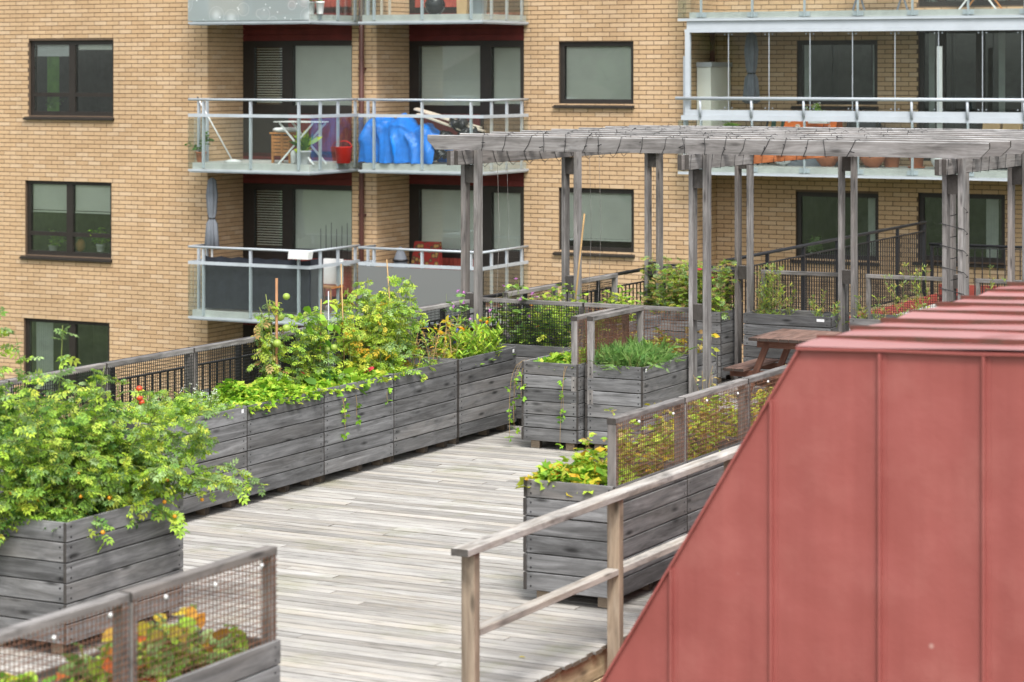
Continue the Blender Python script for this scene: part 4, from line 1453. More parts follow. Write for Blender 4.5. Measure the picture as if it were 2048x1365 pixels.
for x, y, a, l in ((.2, .2, .55, .55), (.15, .28, .8, .6), (.22, .05, .3, .45), (.15, .3, 1.2, .6), (.2, .25, .3, .42), (.1, .3, .9, .75)):
    q = path((x, y, .12), (math.cos(a), math.sin(a), 1.15), l, 8, 1.5, .07)
    mb.tube(q, .006, 5)
    for k in range(30):
        i = 1 + k % 8
        PP.append(q[i])
        DD.append((NPR.normal(0, 1), NPR.normal(.2, 1), NPR.normal(-.3, .5)))
tag(mb.build('leaning_stem', M['stem'], r), kind='stuff')
leaves('leaning_foliage', r, [M['lf_lime'], M['lf_sage']], 'pinnate', PP, DD, NPR.uniform(.07, .12, len(PP)))

# left row
r = plant('tomato_plant', 'tomato plant with two ripe red tomatoes at the left edge of the photo', 'tomato plant', -.3, -3.3, group=TG)
P, T = grow(r, [(NPR.uniform(-.25, .25), NPR.uniform(-.45, .45), NPR.uniform(.45, .68)) for _ in range(9)], .25, 8, .32, 7, .11, 'pinnate', [M['lf_sage'], M['lf_tomato']], M['stem'], .007)
fruit(r, 'tomato', M['flesh_red'], [(.26, -.02, .30), (.28, .07, .27)], .036)
r = plant('tomato_plant', 'sparse tomato plant with a red truss in front of the second mesh panel', 'tomato plant', -.38, -1.75, group=TG)
P, T = grow(r, [(NPR.uniform(-.15, .15), NPR.uniform(-.4, .5), NPR.uniform(.4, .62)) for _ in range(6)], .15, 6, .22, 5, .1, 'pinnate', [M['lf_sage'], M['lf_lime']], M['stem'], .006)
fruit(r, 'tomato', M['flesh_red'], [(.1, .47, .42), (.11, .46, .34), (.12, .48, .3)], .026)
r = plant('herb_bed', 'low grey green herbs with tiny white flowers beside the strawberries', 'herbs', -.34, -.66)
mound(r, .62, 1.26, .27, 1700, .075, 'pinnate', [M['lf_sage'], M['lf_tomato'], M['lf_lime']], z=.05)
mound(r, .3, .5, .22, 160, .09, 'trifol', [M['lf_straw'], M['lf_lime']], z=.05)
P, T = grow(r, [(NPR.uniform(-.2, .15), NPR.uniform(-.1, .5), NPR.uniform(.2, .36)) for _ in range(16)], .15, 3, .1, 4, .05, 'pinnate', M['lf_sage'], M['stem'], .004)
leaves('flower_head', r, M['pet_white'], 'petal', np.repeat(T[:60], 5, 0) + NPR.normal(0, .012, (min(60, len(T)) * 5, 3)), NPR.normal(0, 1, (min(60, len(T)) * 5, 3)) + [0, 0, .5], np.full(min(60, len(T)) * 5, .014))
r = plant('strawberry_bed', 'dense bright green strawberry leaves filling the third box of the left row', 'strawberry plants', -.32, .66)
mound(r, .64, 1.3, .28, 3000, .08, 'trifol', [M['lf_straw']] * 2 + [M['lf_lime']] * 2, z=.04, edge=.3)
mound(r, .56, 1.2, .26, 300, .09, 'round', [M['lf_dark'], M['lf_straw']])
r = plant('tomato_plant', 'staked tomato plant with large green tomatoes and withered upper leaves', 'tomato plant', -.42, 1.12, group=TG)
P, T = grow(r, [(0, 0, 1.05), (.05, .06, .95), (-.04, -.05, .8)], .07, 14, .24, 7, .105, 'pinnate', [M['lf_tomato'], M['lf_dry'], M['lf_sage'], M['lf_lime']], M['stem'], .01, .2, .1, 1.0, .8)
fruit(r, 'tomato', M['flesh_green'], [(.06, -.08, .58), (.02, .03, .82), (.08, .05, 1.02), (.1, .02, .72)], .037)
stake(r, 'stake', .02, -.03, 1.2, .013, M['stake'])
r = plant('tomato_plant', 'leafy tomato plant with two pale green tomatoes low at its front', 'tomato plant', -.36, 1.72, group=TG)
P, T = grow(r, [(NPR.uniform(-.15, .12), NPR.uniform(-.3, .3), NPR.uniform(.65, .95)) for _ in range(9)], .12, 12, .26, 8, .1, 'pinnate', [M['lf_tomato'], M['lf_tomato'], M['lf_sage'], M['lf_lime']], M['stem'], .008)
fruit(r, 'tomato', M['flesh_green'], [(.14, .0, .46), (.16, .09, .47)], .034)
leaves('broad_leaf', r, M['lf_straw'], 'oval', NPR.uniform((-.1, -.3, .5), (.2, .3, .9), (24, 3)), NPR.normal(0, 1, (24, 3)) + [0, 0, -.4], NPR.uniform(.1, .16, 24))
stake(r, 'cane', .05, .0, .95, .006, M['cane'], (.02, 0))
stake(r, 'cane', .08, .12, 1.02, .006, M['greyplastic'])
r = plant('tomato_plant', 'yellowing tomato plant between the green fruited ones', 'tomato plant', -.38, 2.42, group=TG)
P, T = grow(r, [(NPR.uniform(-.15, .15), NPR.uniform(-.25, .25), NPR.uniform(.7, 1.1)) for _ in range(8)], .1, 12, .25, 8, .1, 'pinnate', [M['lf_lime'], M['lf_yellow'], M['lf_tomato'], M['lf_lime']], M['stem'], .008, .1, .2, .8, .6)
stake(r, 'cane', .0, -.1, 1.25, .006, M['cane'], (-.05, 0))
r = plant('tomato_plant', 'tallest bushy lime green tomato plant in front of the frosted balcony', 'tomato plant', -.36, 3.12, group=TG)
P, T = grow(r, [(NPR.uniform(-.2, .2), NPR.uniform(-.32, .32), NPR.uniform(.8, 1.15)) for _ in range(13)], .08, 13, .27, 9, .105, 'pinnate', [M['lf_lime'], M['lf_tomato'], M['lf_lime'], M['lf_sage']], M['stem'], .009, .08, .15, .7, .5)
leaves('withered_leaf', r, [M['lf_yellow'], M['lf_dry']], 'pinnate', NPR.uniform((-.1, -.4, .0), (.24, .35, .35), (90, 3)), NPR.normal(0, 1, (90, 3)) + [0, 0, -1.0], NPR.uniform(.1, .15, 90))
stake(r, 'cane', .1, .0, 1.25, .006, M['cane'], (-.06, -.08))
r = plant('strawberry_bed', 'strip of lime strawberry leaves along the front edge under the tomato plants', 'strawberry plants', -.22, 2.25)
mound(r, .42, 1.75, .19, 1700, .075, 'trifol', [M['lf_straw'], M['lf_lime'], M['lf_lime']], z=.06, edge=.2)
mb, PP = MB(), []
for y, L in ((-.62, .42), (-.35, .3), (-.58, .25), (.25, .2)):
    q = path((.14, y, .12), (1, 0, .1), L + .08, 8, 6.0, .05)
    mb.tube(q, .002, 5)
    PP += [q[-1], q[5]]
tag(mb.build('runner', M['drystem'], r), kind='stuff')
leaves('runner_leaf', r, M['lf_straw'], 'trifol', np.repeat(PP, 3, 0), NPR.normal(0, 1, (len(PP) * 3, 3)) + [.6, 0, 0], NPR.uniform(.05, .08, len(PP) * 3))
r = plant('bean_plant', 'dark broad leaved bean plant with a red blossom under the tomato stakes', 'bean plant', -.22, 1.75)
mound(r, .35, .9, .3, 90, .16, 'oval', [M['lf_dark'], M['lf_straw']], z=.02, up=.2)
leaves('blossom', r, M['pet_red'], 'round', [(.12, .5, .18), (.14, .52, .2), (-.05, -.4, .26)], [(.6, -.3, .6), (.8, .1, .4), (.2, -.5, .3)], [.07, .07, .06])
r = plant('wildflowers', 'dry wildflower stalks with yellowed leaves in front of the mesh left of the post', 'flowers', -.4, 4.15)
P, T = grow(r, [(NPR.uniform(-.2, .2), NPR.uniform(-.55, .5), NPR.uniform(.3, .62)) for _ in range(16)], .12, 4, .16, 4, .07, 'lance', [M['lf_dry'], M['lf_sage'], M['lf_yellow']], M['drystem'], .006)
flower(r, 'blue_flower', M['pet_blue'], T[[3, 12, 30, 44]], .03)
leaves('yellow_top', r, M['lf_yellow'], 'oval', np.repeat(T[[5, 6, 7, 8]], 6, 0), NPR.normal(0, 1, (24, 3)), NPR.uniform(.06, .1, 24))
mound(r, .3, .6, .14, 120, .06, 'pinnate', [M['lf_sage'], M['lf_tomato']])
r = plant('marigold_bed', 'lime green marigolds with orange blooms below the first pergola post', 'marigolds', -.3, 4.75)
P, T = grow(r, [(NPR.uniform(-.22, .25), NPR.uniform(-.55, .5), NPR.uniform(.28, .52)) for _ in range(38)], .14, 3, .16, 7, .11, 'lance', [M['lf_lime'], M['lf_straw'], M['lf_lime']], M['stem'], .005, .05, .1, .3, -.2, (.5, 1.4))
flower(r, 'marigold_bloom', M['pet_orange'], T[::10][:14], .03, 12)
mound(r, .55, 1.2, .12, 300, .1, 'lance', [M['lf_lime'], M['lf_straw']])
r = plant('sweet_peas', 'climbing sweet peas with pink purple blooms right of the first pergola post', 'sweet peas', -.15, 5.62)
P, T = grow(r, [(NPR.uniform(-.3, .15), NPR.uniform(-.15, .2), NPR.uniform(.5, .92)) for _ in range(7)], .1, 6, .2, 5, .085, 'oval', [M['lf_sage'], M['lf_tomato'], M['lf_carrot']], M['stem'], .004)
flower(r, 'sweet_pea_bloom', M['pet_purple'], T[::3][:12], .035, 5)
r = plant('sweet_peas', 'small sweet pea clump with lilac blooms left of the first pergola post', 'sweet peas', -.52, 4.95)
P, T = grow(r, [(NPR.uniform(-.1, .1), NPR.uniform(-.3, .25), NPR.uniform(.55, .78)) for _ in range(5)], .08, 5, .15, 5, .07, 'oval', [M['lf_sage'], M['lf_carrot']], M['stem'], .004)
flower(r, 'sweet_pea_bloom', M['pet_purple'], T[::3][:8], .03, 5)
r = plant('shrubby_herb', 'mass of yellow green foliage seen through the black mesh right of the post', 'herbs', .12, 5.9)
P, T = grow(r, [(NPR.uniform(-.55, .6), NPR.uniform(-.22, .22), NPR.uniform(.4, .66)) for _ in range(26)], .15, 7, .24, 6, .09, 'pinnate', [M['lf_tomato'], M['lf_lime'], M['lf_dark']], M['stem'], .005)
flower(r, 'yellow_bloom', M['pet_orange'], T[::25][:6], .028, 9)
r = plant('shrubby_herb', 'low reddish yellow foliage behind the rusty mesh and the carrot tops', 'herbs', 1.4, 5.9)
P, T = grow(r, [(NPR.uniform(-.55, .55), NPR.uniform(-.2, .22), NPR.uniform(.18, .4)) for _ in range(22)], .2, 4, .2, 5, .09, 'oval', [M['lf_yellow'], M['lf_lime'], M['lf_dry']], M['drystem'], .005)
r = plant('herb_row', 'thin green sprigs poking above the trellis rail behind the pergola post', 'herbs', -.34, 6.9)
grow(r, [(NPR.uniform(-.2, .2), NPR.uniform(-.55, .5), NPR.uniform(.5, .72)) for _ in range(12)], .1, 5, .2, 5, .08, 'oval', [M['lf_lime'], M['lf_tomato']], M['stem'], .005)
r = plant('herb_row', 'green sprigs in the farthest left planter near the bamboo cane', 'herbs', -.34, 8.6)
grow(r, [(NPR.uniform(-.2, .2), NPR.uniform(-.5, .5), NPR.uniform(.35, .6)) for _ in range(10)], .1, 5, .2, 5, .08, 'oval', [M['lf_lime'], M['lf_tomato']], M['stem'], .005)
cn = plant('bamboo_cane', 'single tall bamboo cane leaning beside the second pergola post', 'cane', -.2, 7.35)
MB().tube([(-.12, 0, -.05), (.06, .0, 1.5)], .011, 6).build('cane', M['cane'], cn)
# boxes A and B
r = plant('strawberry_bed', 'short strawberry plants with dry weeds and runners trailing down the box front', 'strawberry plants', .987, 4.85)
mound(r, .58, 1.15, .14, 420, .095, 'trifol', [M['lf_straw'], M['lf_lime']], z=.05, edge=.8)
P, T = grow(r, [(NPR.uniform(-.1, .26), NPR.uniform(-.4, .2), NPR.uniform(.25, .52)) for _ in range(12)], .07, 6, .12, 6, .035, 'lance', [M['lf_dry'], M['lf_sage']], M['drystem'], .003)
mb, PP = MB(), []
for x, y, d, L in ((-.3, -.6, (-.4, -1, .1), .35), (-.34, -.62, (-1, -.5, .3), .8), (-.33, -.5, (-1, -.2, .4), .75), (-.35, -.55, (-.8, -.6, .2), .6), (.2, -.6, (0, -1, .3), .85), (.17, -.6, (.05, -1, .3), .5)):
    q = path((x, y, .13), d, L + .06, 10, 9.0, .04)
    mb.tube(q, .002, 5)
    PP += [q[4], q[7], q[-1]]
tag(mb.build('runner', M['drystem'], r), kind='stuff')
leaves('runner_leaf', r, M['lf_straw'], 'trifol', np.repeat(PP, 3, 0), NPR.normal(0, 1, (len(PP) * 3, 3)) + [0, -.5, 0], NPR.uniform(.04, .08, len(PP) * 3))
r = plant('carrot_tops', 'feathery blue green carrot tops filling the box right of the twin trellis posts', 'carrots', 1.68, 4.85)
n = 480
a = NPR.uniform(0, 6.283, n)
P0 = np.stack([NPR.uniform(-.2, .26, n), NPR.uniform(-.52, .36, n), np.zeros(n)], 1)
e = NPR.uniform(.7, 2.4, n)
D0_ = np.stack([np.cos(a), np.sin(a), e], 1)
D0_ /= np.linalg.norm(D0_, axis=1)[:, None]
ln = NPR.uniform(.14, .3, n)
mb = MB()
for i in range(n):
    mb.tube([P0[i], P0[i] + D0_[i] * ln[i]], .0035, 4)
tag(mb.build('stem', M['stem'], r), kind='stuff')
q = P0 + D0_ * ln[:, None]
for rep in range(3):
    leaves('feathery_foliage', r, M['lf_carrot'], 'fern', q - D0_ * (.04 * rep), D0_ * .6 + NPR.normal(0, .5, (n, 3)), NPR.uniform(.07, .14, n))
r = plant('dry_weed', 'dry seed headed weed with a strawberry vine at the foot of the pergola post', 'weed', 2.36, 5.25, 0.0)
P, T = grow(r, [(NPR.uniform(-.1, .2), NPR.uniform(-.1, .2), NPR.uniform(.55, .9)) for _ in range(7)], .15, 4, .16, 3, .06, 'oval', [M['lf_dry'], M['lf_sage']], M['drystem'], .004)
leaves('vine_leaf', r, M['lf_straw'], 'trifol', NPR.uniform((-.2, -.2, .2), (.3, .1, .6), (18, 3)), NPR.normal(0, 1, (18, 3)), NPR.uniform(.06, .11, 18))
# far boxes
r = plant('rose_bush', 'bushy rose plant with a few red blooms behind the corner post', 'rose bush', -.12, 10.25)
P, T = grow(r, [(NPR.uniform(-.65, .6), NPR.uniform(-.25, .25), NPR.uniform(.45, .88)) for _ in range(44)], .16, 10, .26, 7, .085, 'pinnate', [M['lf_lime'], M['lf_tomato'], M['lf_sage'], M['lf_dry']], M['stem'], .005)
flower(r, 'rose_bloom', M['pet_red'], T[[8, 60, 120, 150, 200]], .05, 8)
flower(r, 'yellow_bloom', M['pet_orange'], T[[30, 90, 180]], .035, 8)
for lab, v, u, xs, h in (('tall pale seeding weed left of the picnic table in the far planter', 1.1, 10.33, 20, .72), ('small weed at the right end of the planter behind the picnic table', 1.8, 10.33, 5, .4),
                         ('leafy weed at the left end of the planter right of the middle posts', 2.45, 10.3, 5, .4), ('tall seeding weed over dry grass right of the middle posts', 2.95, 10.33, 8, .78),
                         ('single upright weed left of the right hand posts', 3.35, 10.33, 2, .36), ('yellow green weed right of the right hand pergola posts', 4.05, 10.33, 5, .8)):
    r = plant('weed', lab, 'weed', v, u)
    P, T = grow(r, [(NPR.uniform(-.16, .16), NPR.uniform(-.2, .2), h * NPR.uniform(.6, 1.1)) for _ in range(xs)], .05, 8, .13, 7, .06, 'lance', [M['lf_lime'], M['lf_sage'], M['lf_dry']], M['stem'], .004, .05, .05, .2, -.3, (.5, 1.5))
    mound(r, .5, .4, .08, 60, .1, 'lance', [M['lf_sage'], M['lf_tomato']])
# right row
r = plant('strawberry_bed', 'yellow and lime strawberry leaves at the near end of the railing side row', 'strawberry plants', 4.34, -2.0)
mound(r, .54, .6, .3, 420, .115, 'trifol', [M['lf_lime'], M['lf_yellow'], M['lf_straw']], z=.04, edge=.1)
mound(r, .5, .55, .24, 90, .11, 'round', [M['lf_yellow'], M['lf_straw']])
for i, (lab, u) in enumerate((('yellow stalky plants behind the first rusty panel along the railing', -1.35), ('pale yellow stalks behind the second rusty panel along the railing', -.35), ('thin lime stalks behind the third rusty panel at the red roof edge', .95), ('yellow stalks partly behind the red roof', 2.2))):
    r = plant('stalky_plants', lab, 'plants', 4.44, u, ZS)
    P, T = grow(r, [(NPR.uniform(-.32, .28), NPR.uniform(-.45, .5), NPR.uniform(.2, .5)) for _ in range(26)], .1, 5, .17, 6, .065, 'oval', [M['lf_yellow'], M['lf_lime'], M['lf_lime'], M['lf_dry']], M['drystem'], .004)
    mound(r, .6, 1.0, .1, 120, .08, 'oval', [M['lf_lime'], M['lf_yellow']])
# near left boxes
r = plant('strawberry_bed', 'red and green strawberry leaves behind the nearest rusty mesh panel', 'strawberry plants', 4.84, -8.15)
mound(r, .56, 1.2, .24, 300, .09, 'round', [M['lf_sage'], M['lf_autumn'], M['lf_straw'], M['lf_tomato'], M['lf_sage']])
mound(r, .54, 1.15, .36, 130, .1, 'trifol', [M['lf_autumn'], M['lf_sage'], M['lf_straw'], M['lf_sage']])
grow(r, [(NPR.uniform(-.2, .2), NPR.uniform(-.5, .5), NPR.uniform(.2, .32)) for _ in range(9)], .3, 3, .14, 4, .085, 'round', [M['lf_lime'], M['lf_sage'], M['lf_straw']], M['drystem'], .005)
for mt, n_ in (('lf_autumn', 34), ('lf_yellow', 14)):
    leaves('autumn_leaf', r, M[mt], 'round', NPR.uniform((-.15, -.5, .16), (.24, .52, .32), (n_, 3)), NPR.normal(0, 1, (n_, 3)) + [.4, -.3, 0], NPR.uniform(.06, .1, n_))
r = plant('strawberry_bed', 'bright green leaves behind the nearest mesh panel at the bottom left corner', 'strawberry plants', 4.84, -9.48)
mound(r, .56, 1.25, .3, 700, .085, 'round', [M['lf_straw'], M['lf_lime'], M['lf_straw']])
mound(r, .5, 1.1, .34, 40, .14, 'oval', [M['lf_yellow'], M['lf_straw']])
r = plant('fallen_leaf', 'small yellow leaf lying on the bare deck boards', 'leaf', *hit(1037, 1314, .01), .006)
leaves('blade', r, M['lf_yellow'], 'oval', [(0, 0, 0.002)], [(1, .3, .1)], [.05], .1)

# ------------------------------------------------------------------ things on the balconies
ZF = 2.235


def at(px, u, zf=ZF):
    return pv(px, u), u, zf


def on(name, label, cat, px, u, zf=ZF, group=None):
    return thing(name, label, cat, pv(px, u), u, zf, group)


def pot(root, r, h, mat, c=(0, 0), saucer=False):
    m = MB().lathe([(r * .7, 0), (r * .75, .01), (r, h * .85), (r * 1.08, h * .86), (r * 1.08, h), (r * .95, h), (r * .9, h * .9), (.01, h * .9)], (c[0], c[1], 0), 16)
    if saucer:
        m.lathe([(r, 0), (r * 1.15, .03), (r * 1.1, .03)], (c[0], c[1], .001), 16)
    m.build('pot', M[mat], root)


def leafy(root, z, n, h, sp, lsize, kind, mats, stemmat='stem', br=5):
    s = link('plant', None, root, (0, 0, z))
    return grow(s, [(NPR.uniform(-.04, .04), NPR.uniform(-.04, .04), h * NPR.uniform(.7, 1.1)) for _ in range(n)], sp, br, h * .45, 5, lsize, kind, mats, M[stemmat], .006)


# middle left balcony
r = on('potted_plant', 'leafy plant in a terracotta pot at the left end of the mop balcony', 'potted plant', 402, 19.65)
pot(r, .1, .2, 'terra')
leafy(r, .18, 4, .42, .35, .09, 'oval', M['lf_dark'])
r = on('mop', 'white handled mop leaning on the balcony rail', 'mop', 462, 19.95)
MB().tube([(.02, 0, .05), (-.52, -.3, 1.17)], .013, 8).build('handle', M['white'], r)
MB().tube([(-.52, -.3, 1.171), (-.555, -.32, 1.25)], .016, 8).build('grip', M['black'], r)
MB().lathe([(.02, .06), (.07, .05), (.15, .02), (.14, 0)], (.06, 0, 0), 14, 0, .15, 7, 1.2).build('mop_head', M['white'], r)
r = on('wooden_stool', 'small slatted wooden stool with a white cushion', 'stool', 572, 20.15)
for i in range(6):
    MB().box(-.2, .2, -.2, -.185, .14 + i * .065, .19 + i * .065).build('slat', M['teak'], r)
for sx in (-1, 1):
    for sy in (-1, 1):
        MB().box(sx * .19 - .02, sx * .19 + .02, sy * .16 - .02, sy * .16 + .02, 0, .55).build('leg', M['teak'], r)
MB().box(-.23, .23, -.22, .2, .55, .58).build('seat', M['teak'], r)
MB().lathe([(.2, 0), (.25, .03), (.25, .06), (.2, .085)], (0, 0, .581), 12).build('cushion', M['white'], r)
r = on('folding_table', 'white folding table with crossed legs on the balcony', 'table', 605, 19.8)
for x in np.arange(-.43, .44, .1):
    MB().box(x - .045, x + .045, -.26, .26, .78, .8).build('slat', M['white'], r)
for y in (-.22, .22):
    for s in (-1, 1):
        MB().bar((s * .38, y + s * .015, 0.0), (-s * .38, y + s * .015, .77), .025, .03).build('leg', M['white'], r)
r = on('potted_plant', 'spiky green plant in a round grey pot below the white folding table', 'potted plant', 607, 19.62)
pot(r, .14, .26, 'greyplastic')
leaves('plant', r, [M['lf_dark'], M['lf_lime']], 'lance', NPR.normal(0, .04, (40, 3)) + [0, 0, .26], NPR.normal(0, .45, (40, 3)) + [0, 0, 1], NPR.uniform(.2, .42, 40), 1, 1.3)
r = on('lantern', 'small white cylinder lantern beside the grey pot', 'lantern', 588, 19.75)
MB().lathe([(.06, 0), (.065, .2), (.05, .24), (.02, .26)], (0, 0, 0), 12).build('body', M['white'], r)
r = on('bucket', 'red plastic bucket at the right end of the mop balcony', 'bucket', 687, 20.5)
MB().lathe([(.13, 0), (.17, .3), (.18, .31), (.16, .3), (.12, .05), (.01, .05)], (0, 0, 0), 16).build('body', M['redplastic'], r)
MB().tube([(.17 * math.cos(a), .02, .3 + .12 * math.sin(a)) for a in np.linspace(0, math.pi, 9)], .008, 5).build('handle', M['redplastic'], r)
# middle right balcony: tarpaulin heap
r = on('tarpaulin', 'crumpled blue tarpaulin draped over a heap on the balcony', 'tarpaulin', 818, 21.15)
m = MB()
NX, NY = 40, 22
vs = []
for i in range(NX + 1):
    s = i / NX
    x = -.86 + 1.6 * s
    hgt = (.88 - .3 * max(0, s - .45) / .55 - .25 * max(0, .08 - s) / .08) * (1 + .05 * math.sin(s * 17))
    for j in range(NY + 1):
        tt = j / NY
        a = math.pi * tt
        prof = abs(math.sin(a)) ** .55
        y = -.42 * math.cos(a) * (1.05 - .1 * math.sin(s * 9))
        z = hgt * prof * (1 + .05 * math.sin(s * 23 + tt * 5))
        w_ = .04 * math.sin(s * 31 + 4 * math.sin(tt * 6)) * (1 - .3 * tt) + .04 * math.sin(s * 13 - tt * 14) + .025 * math.sin(s * 57 + tt * 23)
        vs.append((x + .02 * math.sin(tt * 20), y + w_, max(0.01, z + .4 * w_)))
m.add(vs, [(i * (NY + 1) + j, (i + 1) * (NY + 1) + j, (i + 1) * (NY + 1) + j + 1, i * (NY + 1) + j + 1) for i in range(NX) for j in range(NY)], 0, True)
m.build('sheet', M['tarp'], r)
r = on('plank_pile', 'pale planks lying on top of the blue tarpaulin', 'planks', 900, 21.2)
for i, (a, b) in enumerate((((-.75, 0, 1.02), (.75, -.05, .62)), ((-.8, .14, 1.03), (.6, .1, .68)), ((-.6, -.16, .93), (.5, -.2, .6)))):
    plank('plank', r, M['cream'], a, b, .12, .03)
r = on('rubbish_bag', 'black plastic bag slumped on the planks and tarpaulin', 'bag', 918, 21.05)
m = MB()
for c, s in (((0, 0, .75), .22), ((.22, 0, .55), .25), ((.45, .02, .42), .2), ((-.25, -.12, .5), .2), ((-.5, -.1, .2), .17), ((-.3, -.14, .2), .15)):
    m.ball(c, s * .9, 14, 9, 0, .55)
o = m.build('bag', M['blackbag'], r)
for vtx in o.data.vertices:
    vtx.co += Vector((math.sin(vtx.co.z * 31 + vtx.co.y * 17), math.sin(vtx.co.x * 29), math.sin(vtx.co.x * 23 + vtx.co.y * 31))) * .045


def parasol(r, h, col, low, wd=.13, tilt=0.0):
    MB().tube([(0, 0, 0), (tilt, 0, h)], .022, 8).build('pole', M['white'], r)
    prof = [(wd * .6, low), (wd, low + .03), (wd * .75, low + (h - low) * .35), (wd * .42, low + (h - low) * .42), (wd * .62, low + (h - low) * .5), (wd * .8, low + (h - low) * .75), (wd * .55, h - .05), (.02, h)]
    MB().lathe(prof, (tilt * .7, 0, 0), 48, 0, .16, 7).build('canopy', M[col], r)
    MB().lathe([(wd * .5, 0), (wd * .52, .03)], (tilt * .7, 0, low + (h - low) * .41), 16).build('tie_band', M['black'], r)
    MB().lathe([(.2, 0), (.2, .05), (.05, .08), (.04, .2)], (0, 0, 0), 14).build('base', M['greyplastic'], r)


r = on('parasol', 'closed grey parasol on the lower left balcony at the wall corner', 'parasol', 424, 19.85, ZF - ST)
parasol(r, 2.5, 'greycloth', 1.15, .13)
r = on('parasol', 'closed grey parasol inside the glazed balcony', 'parasol', 1506, 23.1, 2.25)
parasol(r, 2.44, 'greycloth', 1.13, .15, -.04)
# lower left balcony
z1 = ZF - ST
r = on('privacy_screen', 'navy fabric screen tied inside the lower left balcony railing', 'screen', 495, U1F + .1, z1)
m = MB()
n = 36
x0, x1 = V10 + .3 - pv(495, U1F + .1), V11 - .06 - pv(495, U1F + .1)
vs = [(x0 + (x1 - x0) * i / n, .012 * math.sin(i * 1.1) * (1 if j else .3), (.04 if j == 0 else .55 if j == 1 else 1.04 - .03 * abs(math.sin(i * .52)))) for j in range(3) for i in range(n + 1)]
m.add(vs, [(j * (n + 1) + i, j * (n + 1) + i + 1, (j + 1) * (n + 1) + i + 1, (j + 1) * (n + 1) + i) for j in range(2) for i in range(n)], 0, True)
k0 = V11 - .06 - pv(495, U1F + .1)
m.add([(k0, 0, .04), (k0, .45, .04), (k0, .45, 1.04), (k0, 0, 1.04)], [(0, 1, 2, 3)])
m.build('fabric', M['navy'], r)
r = on('planter_trough', 'white balcony box hung over the lower left handrail', 'box', 600, U1F - .05, z1)
MB().add([(-.22, -.07, 1.06), (.22, -.07, 1.06), (.22, .07, 1.06), (-.22, .07, 1.06), (-.2, -.08, 1.21), (.24, -.08, 1.2), (.24, .08, 1.2), (-.2, .08, 1.21)],
         [(0, 3, 2, 1), (4, 5, 6, 7), (0, 1, 5, 4), (1, 2, 6, 5), (2, 3, 7, 6), (3, 0, 4, 7)]).build('body', M['white'], r)
r = on('round_table', 'low round orange table on the lower left balcony', 'table', 512, 20.25, z1)
MB().lathe([(.55, .3), (.56, .31), (.56, .33), (.01, .331)], (0, 0, 0), 32).build('table_top', M['terra'], r)
for a in (0, 1.57, 3.14, 4.71):
    MB().tube([(.3 * math.cos(a), .3 * math.sin(a), .3), (.35 * math.cos(a), .35 * math.sin(a), 0)], .02, 6).build('leg', M['teak'], r)
r = on('chair', 'wooden chair with a white cover behind the navy screen', 'chair', 655, 20.35, z1)
for sx in (-1, 1):
    for sy in (-1, 1):
        MB().tube([(sx * .2, sy * .2, 0), (sx * .18, sy * .18, .45)], .018, 6).build('leg', M['teak'], r)
MB().box(-.22, .22, -.22, .22, .45, .48).build('seat', M['teak'], r)
MB().box(-.2, .2, .18, .24, .5, .98).build('backrest', M['white'], r)
r = on('wire_trellis', 'row of thin dark plant sticks inside the lower left window', 'plant sticks', 668, 21.2, z1)
for i in range(6):
    MB().tube([(-.3 + .12 * i, 0, .9), (-.3 + .12 * i, 0, 1.5 + .06 * (i % 3))], .006, 5).build('stick', M['black'], r)
MB().box(-.4, .4, -.06, .06, .8, .9).build('tray', M['greyplastic'], r)
# lower right balcony
r = on('armchair', 'red patterned garden chair on the frosted glass balcony', 'chair', 838, 21.7, z1)
m = MB()
for sx in (-1, 1):
    for sy in (-1, 1):
        MB().box(sx * .3 - .025, sx * .3 + .025, sy * .25 - .025, sy * .25 + .025, 0, .55).build('leg', M['teak'], r)
MB().box(-.32, .32, -.3, .3, .4, .5).build('seat', M['redcloth'], r)
MB().add([(-.36, .2, .45), (.36, .2, .45), (.36, .32, .45), (-.36, .32, .45), (-.27, .3, 1.25), (.27, .3, 1.25), (.27, .4, 1.25), (-.27, .4, 1.25)],
         [(0, 1, 5, 4), (1, 2, 6, 5), (2, 3, 7, 6), (3, 0, 4, 7), (4, 5, 6, 7)]).build('backrest', M['redcloth'], r)
r = on('cylinder_planter', 'tall grey object with a dark band beside the red patterned chair', 'grey object', 801, 21.5, z1)
MB().lathe([(.14, 0), (.15, .7), (.12, .98), (.05, 1.15), (.01, 1.18)], (0, 0, 0), 14).build('cover', M['greycloth'], r)
MB().lathe([(.155, .9), (.145, .94)], (0, 0, 0), 14).build('band', M['black'], r)
# top balconies
z2 = ZF + ST
for i, px in enumerate((622, 640)):
    r = on('potted_plant', ('left' if i == 0 else 'right') + ' one of two green plants in white pots on the top balcony behind printed glass', 'potted plant', px, 19.75, z2, 'white pots on the top balcony')
    pot(r, .08, .24, 'white')
    leafy(r, .24, 4, .2, .5, .07, 'oval', M['lf_straw'])
r = on('stool', 'pale wooden stool on the upper middle balcony', 'stool', 756, 21.3, z2)
for sx in (-1, 1):
    for sy in (-1, 1):
        MB().box(sx * .17 - .02, sx * .17 + .02, sy * .15 - .02, sy * .15 + .02, 0, .45).build('leg', M['cream'], r)
MB().box(-.22, .22, -.2, .2, .45, .48).build('seat', M['cream'], r)
r = on('ball_pot', 'dark round pot on the upper middle balcony', 'pot', 870, 21.2, z2)
MB().lathe([(.1, 0), (.18, .1), (.2, .2), (.15, .32), (.1, .36), (.08, .3)], (0, 0, 0), 16).build('body', M['blackbag'], r)
r = on('paper_bag', 'small brown paper bag on the upper middle balcony', 'bag', 926, 21.25, z2)
